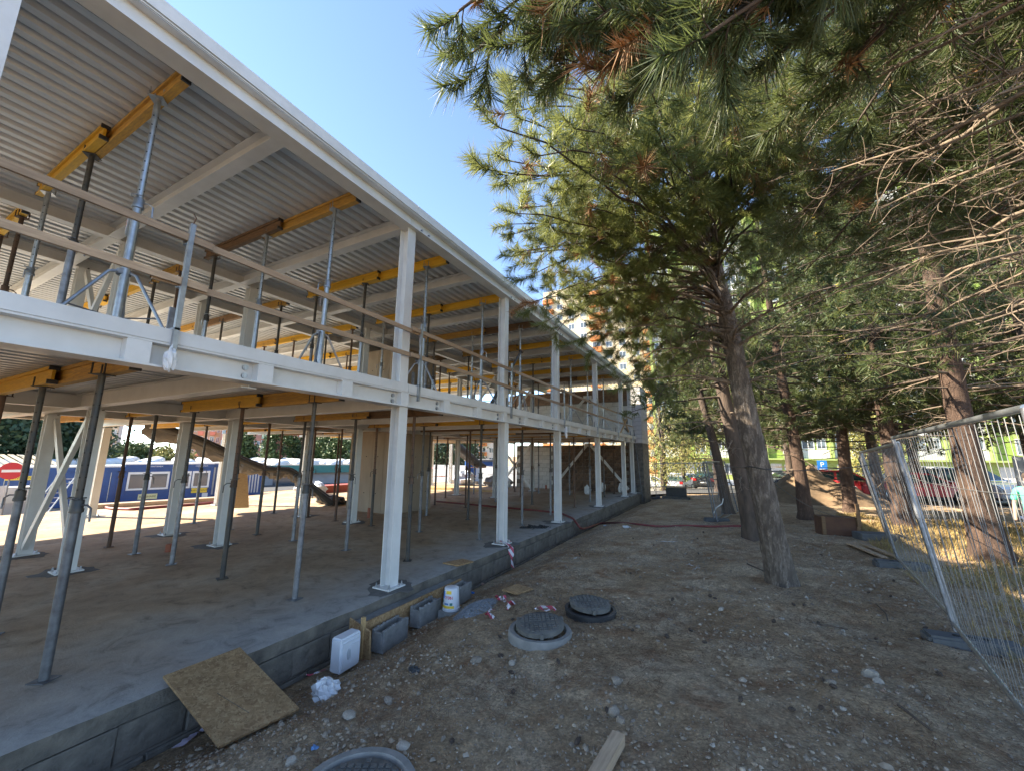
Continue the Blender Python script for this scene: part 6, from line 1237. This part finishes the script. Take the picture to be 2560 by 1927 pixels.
# lattice mast lying / ladder, no entry sign, sheds, notice stand
h = P2(66, 26); o = empty('scaffold_ladder', (h[0], h[1], -1.4)); A = np.array((0, 0, 0)); Bp = ony(150, 1185, h[1] + 1.5) - np.array((h[0], h[1], -1.4)); s = np.array((.25, .5, 0))
for q in (0, 1): MB().cyl(A + s * q, Bp + s * q, .03, 6).build('rail', MT['galv'], o, 40)
for k in range(12): t = k / 12; MB().cyl(A + (Bp - A) * t, A + (Bp - A) * t + s, .02, 6).build('rung', MT['galv'], o, 40)
tag(o, 'aluminium scaffold ladder leaning beside the blue containers at left', 'ladder')
h = P2(36, 31); o = empty('no_entry_sign', (h[0], h[1], -1.4), math.atan2(h[1], h[0]) - math.pi / 2); zc = 2.4; MB().cyl((0, .04, 0), (0, .04, zc + .4), .03, 8).build('post', MT['galv_old'], o, 40)
q = MB().lathe([(.40, 0), (.40, .02), (.38, .024)], 30); q.v = [(x, -z, zc + y) for x, y, z in q.v]; q.build('disc', MT['red_sign'], o); MB().box((-.29, -.034, zc - .06), (.29, -.0245, zc + .06)).build('bar', MT['white_paint'], o); tag(o, 'round red no entry sign with white bar at the far left', 'sign')
h = P2(20, 47); o = empty('market_shed', (h[0], h[1], -1.3), math.atan2(h[1], h[0]) - math.pi / 2 + .2); MB().box((-4.5, 0, 0), (2.6, 4, 2.2)).build('wall', MT['offwhite'], o)
for k in range(10): MB().box((-4.5, -.05, .08 + .21 * k), (2.6, -.003, .25 + .21 * k)).build('cladding_board', MT['offwhite'], o)
for k in range(16): MB().extr([(0, 0), (.3, 0), (.3, .05), (0, .05)], (-4.8 + k * .47, -.8, 2.15), (1, 0, 0), (0, -.1, 1), (0, 5.2, .75)).build('roof_panel', MT['brown_roof'], o)
tag(o, 'white boarded market shed with ribbed tan roof at the far left', 'shed')
h = P2(42, 34); o = empty('kiosk_counter', (h[0], h[1], -1.45), math.atan2(h[1], h[0]) - math.pi / 2 + .2); MB().box((-1.1, 0, 0), (1.1, 1.0, .7)).build('plinth', MT['grey_wall'], o); MB().box((-1.12, -.03, .7), (1.12, 1.05, 1.5)).build('screen', MT['offwhite'], o); tag(o, 'grey and white market counter under the no entry sign', 'counter')
for k in range(5): h = P2(8 + 5 * k, 33); o = MB().lathe([(.13, 0), (.13, 1.5), (.1, 1.6)], 10).build('rolled_sheet', MT['offwhite'], None, 40); o.location = (h[0], h[1], -1.4); tag(o, 'upright pale roll at the far left edge, %s from the left' % ORD[k], 'roll', 'upright rolls')
for k in range(4): h = P2(4 + 22 * k, 23.5); o = MB(); o.extr([(0, 0), (.25, .05), (.5, 0), (.75, .05), (1, 0), (1, .012), (.75, .062), (.5, .012), (.25, .062), (0, .012)], (0, 0, 0), (1, 0, 0), (0, 0, 1), (0, 2.2, 0)); o = o.build('metal_sheet', MT['container_grey']); o.location = (h[0], h[1], -.75 + .05 * k); o.rotation_euler = (0, 0, .4 + .2 * k); tag(o, 'grey corrugated sheet lying beyond the slab, %s from the left' % ORD[k], 'sheet', 'loose metal sheets')
# market hall: long flat roof full of white skylight domes
mh = empty('market_hall', (0, 0, 0)); tag(mh, 'long low market hall whose flat roof is covered with white skylight domes', 'building')
ang = math.radians(68); ex = np.array((math.cos(ang), math.sin(ang))); ey = np.array((-math.sin(ang), math.cos(ang))); o0 = np.array((-54.0, 4.0))
def loc(a, b): return o0 + ex * a + ey * b
mr = Matrix.Rotation(ang, 3, 'Z')
def rbox(nm, a0, a1, b0, b1, z0, z1, m, parent): c_ = loc((a0 + a1) / 2, (b0 + b1) / 2); return MB().cbox((c_[0], c_[1], (z0 + z1) / 2), (a1 - a0, b1 - b0, z1 - z0), mr).build(nm, MT[m], parent)
rbox('roof', -14, 52, -1, 34, .25, .62, 'bitumen', mh); rbox('wall', -13.5, 51.5, -.5, 33.5, -2.6, .25, 'grey_wall', mh); rbox('fascia', -14, 52, -1.12, -1.005, -.25, .6, 'teal', mh)
dm = MB().lathe([(.95, 0), (.95, .16), (.85, .38), (.5, .56), (.12, .62)], 12).mesh('skylight_dome', 60)
for i in range(22):
    for j in range(9):
        c_ = loc(-11.5 + i * 2.9 + rnd.uniform(-.2, .2), .8 + j * 3.6); o = link('skylight_dome', shared('dome', lambda: dm, MT['white_paint']), None, mh); o.location = (c_[0], c_[1], .62)
for i in range(7): rbox('window', -10 + i * 8.8, -6 + i * 8.8, -.56, -.51, -1.6, -.45, 'window_glass', mh)
# blocks of flats in the distance
def flats(u0, u1, dist, z1, fl, nb, wallm, sp, label, side=None, dpt=12, turn=0.):
    a = P2(u0, dist); b = P2(u1, dist); L = np.linalg.norm(b - a); o = empty('apartment_building', (0, 0, 0)); fh = (z1 + 3) / fl
    facade(o, 0, L, 0, 0, fl, nb, fh, wallm, sp, dpt); d_ = b - a; o.location = (a[0], a[1], -3); o.rotation_euler = (0, 0, math.atan2(d_[1], d_[0]) + turn); tag(o, label, 'building', 'distant apartment blocks')
    MB().box((L * .2, 3, fl * fh + .8), (L * .35, 6, fl * fh + 2.6)).box((L * .6, 3, fl * fh + .8), (L * .72, 6, fl * fh + 2.4)).build('lift_housing', MT['grey_wall'], o)
    if side: MB().box((L + .01, -.1, 0), (L + .6, dpt, fl * fh + .9)).build('gable_wall', MT[side], o)
    return o
osp = lambda f, b: [('balcony', 'orange', .05, .95, .04, .42, .8), ('window', 'window_glass', .15, .85, .46, .92, .02)] if b % 2 == 0 else [('window', 'window_glass', .25, .75, .35, .85, .02)]
flats(150, 285, 112, 6.4, 5, 8, 'cream', osp, 'cream block of flats with orange balconies at the far left', 'grey_wall')
flats(60, 140, 130, 9.0, 5, 6, 'salmon', osp, 'orange topped block of flats behind the dark trees at far left')
flats(438, 560, 105, 9.5, 6, 8, 'cream', lambda f, b: [('balcony', 'salmon', .05, .95, .04, .40, .8), ('window', 'window_glass', .15, .85, .46, .92, .02)] if b % 2 else [('window', 'window_glass', .25, .75, .35, .85, .02)], 'yellowish block of flats seen behind the tarpaulin chute')
flats(545, 660, 92, 12.0, 6, 9, 'salmon', lambda f, b: [('balcony', 'mint', .05, .95, .04, .42, .8), ('window', 'window_glass', .15, .85, .46, .92, .02)] if b % 3 == 2 else [('window', 'window_glass', .25, .75, .35, .85, .02)], 'salmon block of flats with mint balconies and brick red gable', 'brick_red', 16)
a = P2(660, 92); b = P2(742, 86); d_ = b - a; o = empty('apartment_building', (a[0], a[1], -3), math.atan2(d_[1], d_[0])); MB().box((.7, 0, 0), (np.linalg.norm(d_), 1.2, 15.5)).build('gable_wall', MT['brick_red'], o); tag(o, 'windowless brick red gable behind a young tree', 'building', 'distant apartment blocks')
flats(752, 890, 98, 13.0, 6, 10, 'offwhite', lambda f, b: [('balcony', 'lime_dark', .05, .95, .04, .40, .8), ('window', 'window_glass', .15, .85, .46, .92, .02)] if b % 4 == 1 else [('window', 'window_glass', .25, .75, .35, .85, .02)], 'white block of flats with green balconies left of the concrete core')
flats(900, 1240, 100, 11, 6, 14, 'offwhite', osp, 'pale block of flats behind the concrete core')
# trees in between
for k, (u, dist, h, rad, m, n, lf, lab) in enumerate(((62, 62, 9.0, 5.0, 'leaf_dark', 9000, .5, 'big dark green tree at the far left behind the market'), (10, 60, 9.5, 4.5, 'leaf_dark', 6000, .5, 'dark tree at the far left edge'), (135, 64, 7.0, 3.4, 'leaf_dark', 6000, .5, 'dark tree right of the big one at the far left'), (320, 90, 4.8, 2.6, 'leaf_green', 3500, .5, 'round green tree between distant flats'), (360, 88, 4.4, 2.2, 'leaf_green', 3500, .5, 'round green tree right of its twin between distant flats'), (430, 84, 4.4, 2.4, 'leaf_yellow', 3500, .5, 'yellowish tree behind the office container'), (600, 76, 7.2, 1.9, 'leaf_green', 4500, .45, 'slim green tree before the salmon flats'), (697, 70, 7.6, 2.2, 'leaf_green', 6000, .4, 'young light green tree before the brick red gable'), (770, 72, 7.4, 2.6, 'leaf_dark', 5000, .45, 'dark green tree right of the brick red gable'), (825, 68, 6.6, 3.0, 'leaf_green', 6000, .4, 'bushy green tree left of the concrete core'), (860, 66, 6.2, 2.4, 'leaf_green', 4500, .4, 'bushy green tree just left of the concrete core'), (1105, 52, 7.5, 3.6, 'leaf_dark', 6000, .35, 'dark tree beyond the slab right of the concrete core'), (1140, 56, 7.0, 3.5, 'leaf_dark', 5000, .35, 'dark tree behind the barrier tape'), (1010, 60, 8, 4, 'leaf_dark', 4000, .4, 'dark tree hidden behind the concrete core'))):
    q = P2(u, dist); leafy('broadleaf_tree', lab, (q[0], q[1], -2.0), h, rad, m, 120 + k, n, lf, .6, .2, .2, 'distant trees')
# low things on the far side: a parked van, site hut and railing seen through the far bays
h = P2(1195, 40); o = empty('site_hut', (h[0], h[1], -1.2), 2.2); MB().box((-3, -1.2, 0), (3, 1.2, 2.6)).build('shell', MT['container_blue'], o); MB().box((-3.1, -1.3, 2.6), (3.1, 1.3, 2.75)).build('roof', MT['bitumen'], o); MB().box((-1, -1.24, 1.1), (1, -1.205, 2.0)).build('window', MT['window_glass'], o); tag(o, 'dark blue site hut seen beyond the far bays', 'hut')
o = MB().box((-26, 31, -1.2), (-14, 31.3, 1.0)).build('boundary_wall', MT['grey_wall']); tag(o, 'low grey wall beyond the far bays of the building', 'wall')

bpy.context.view_layer.update()
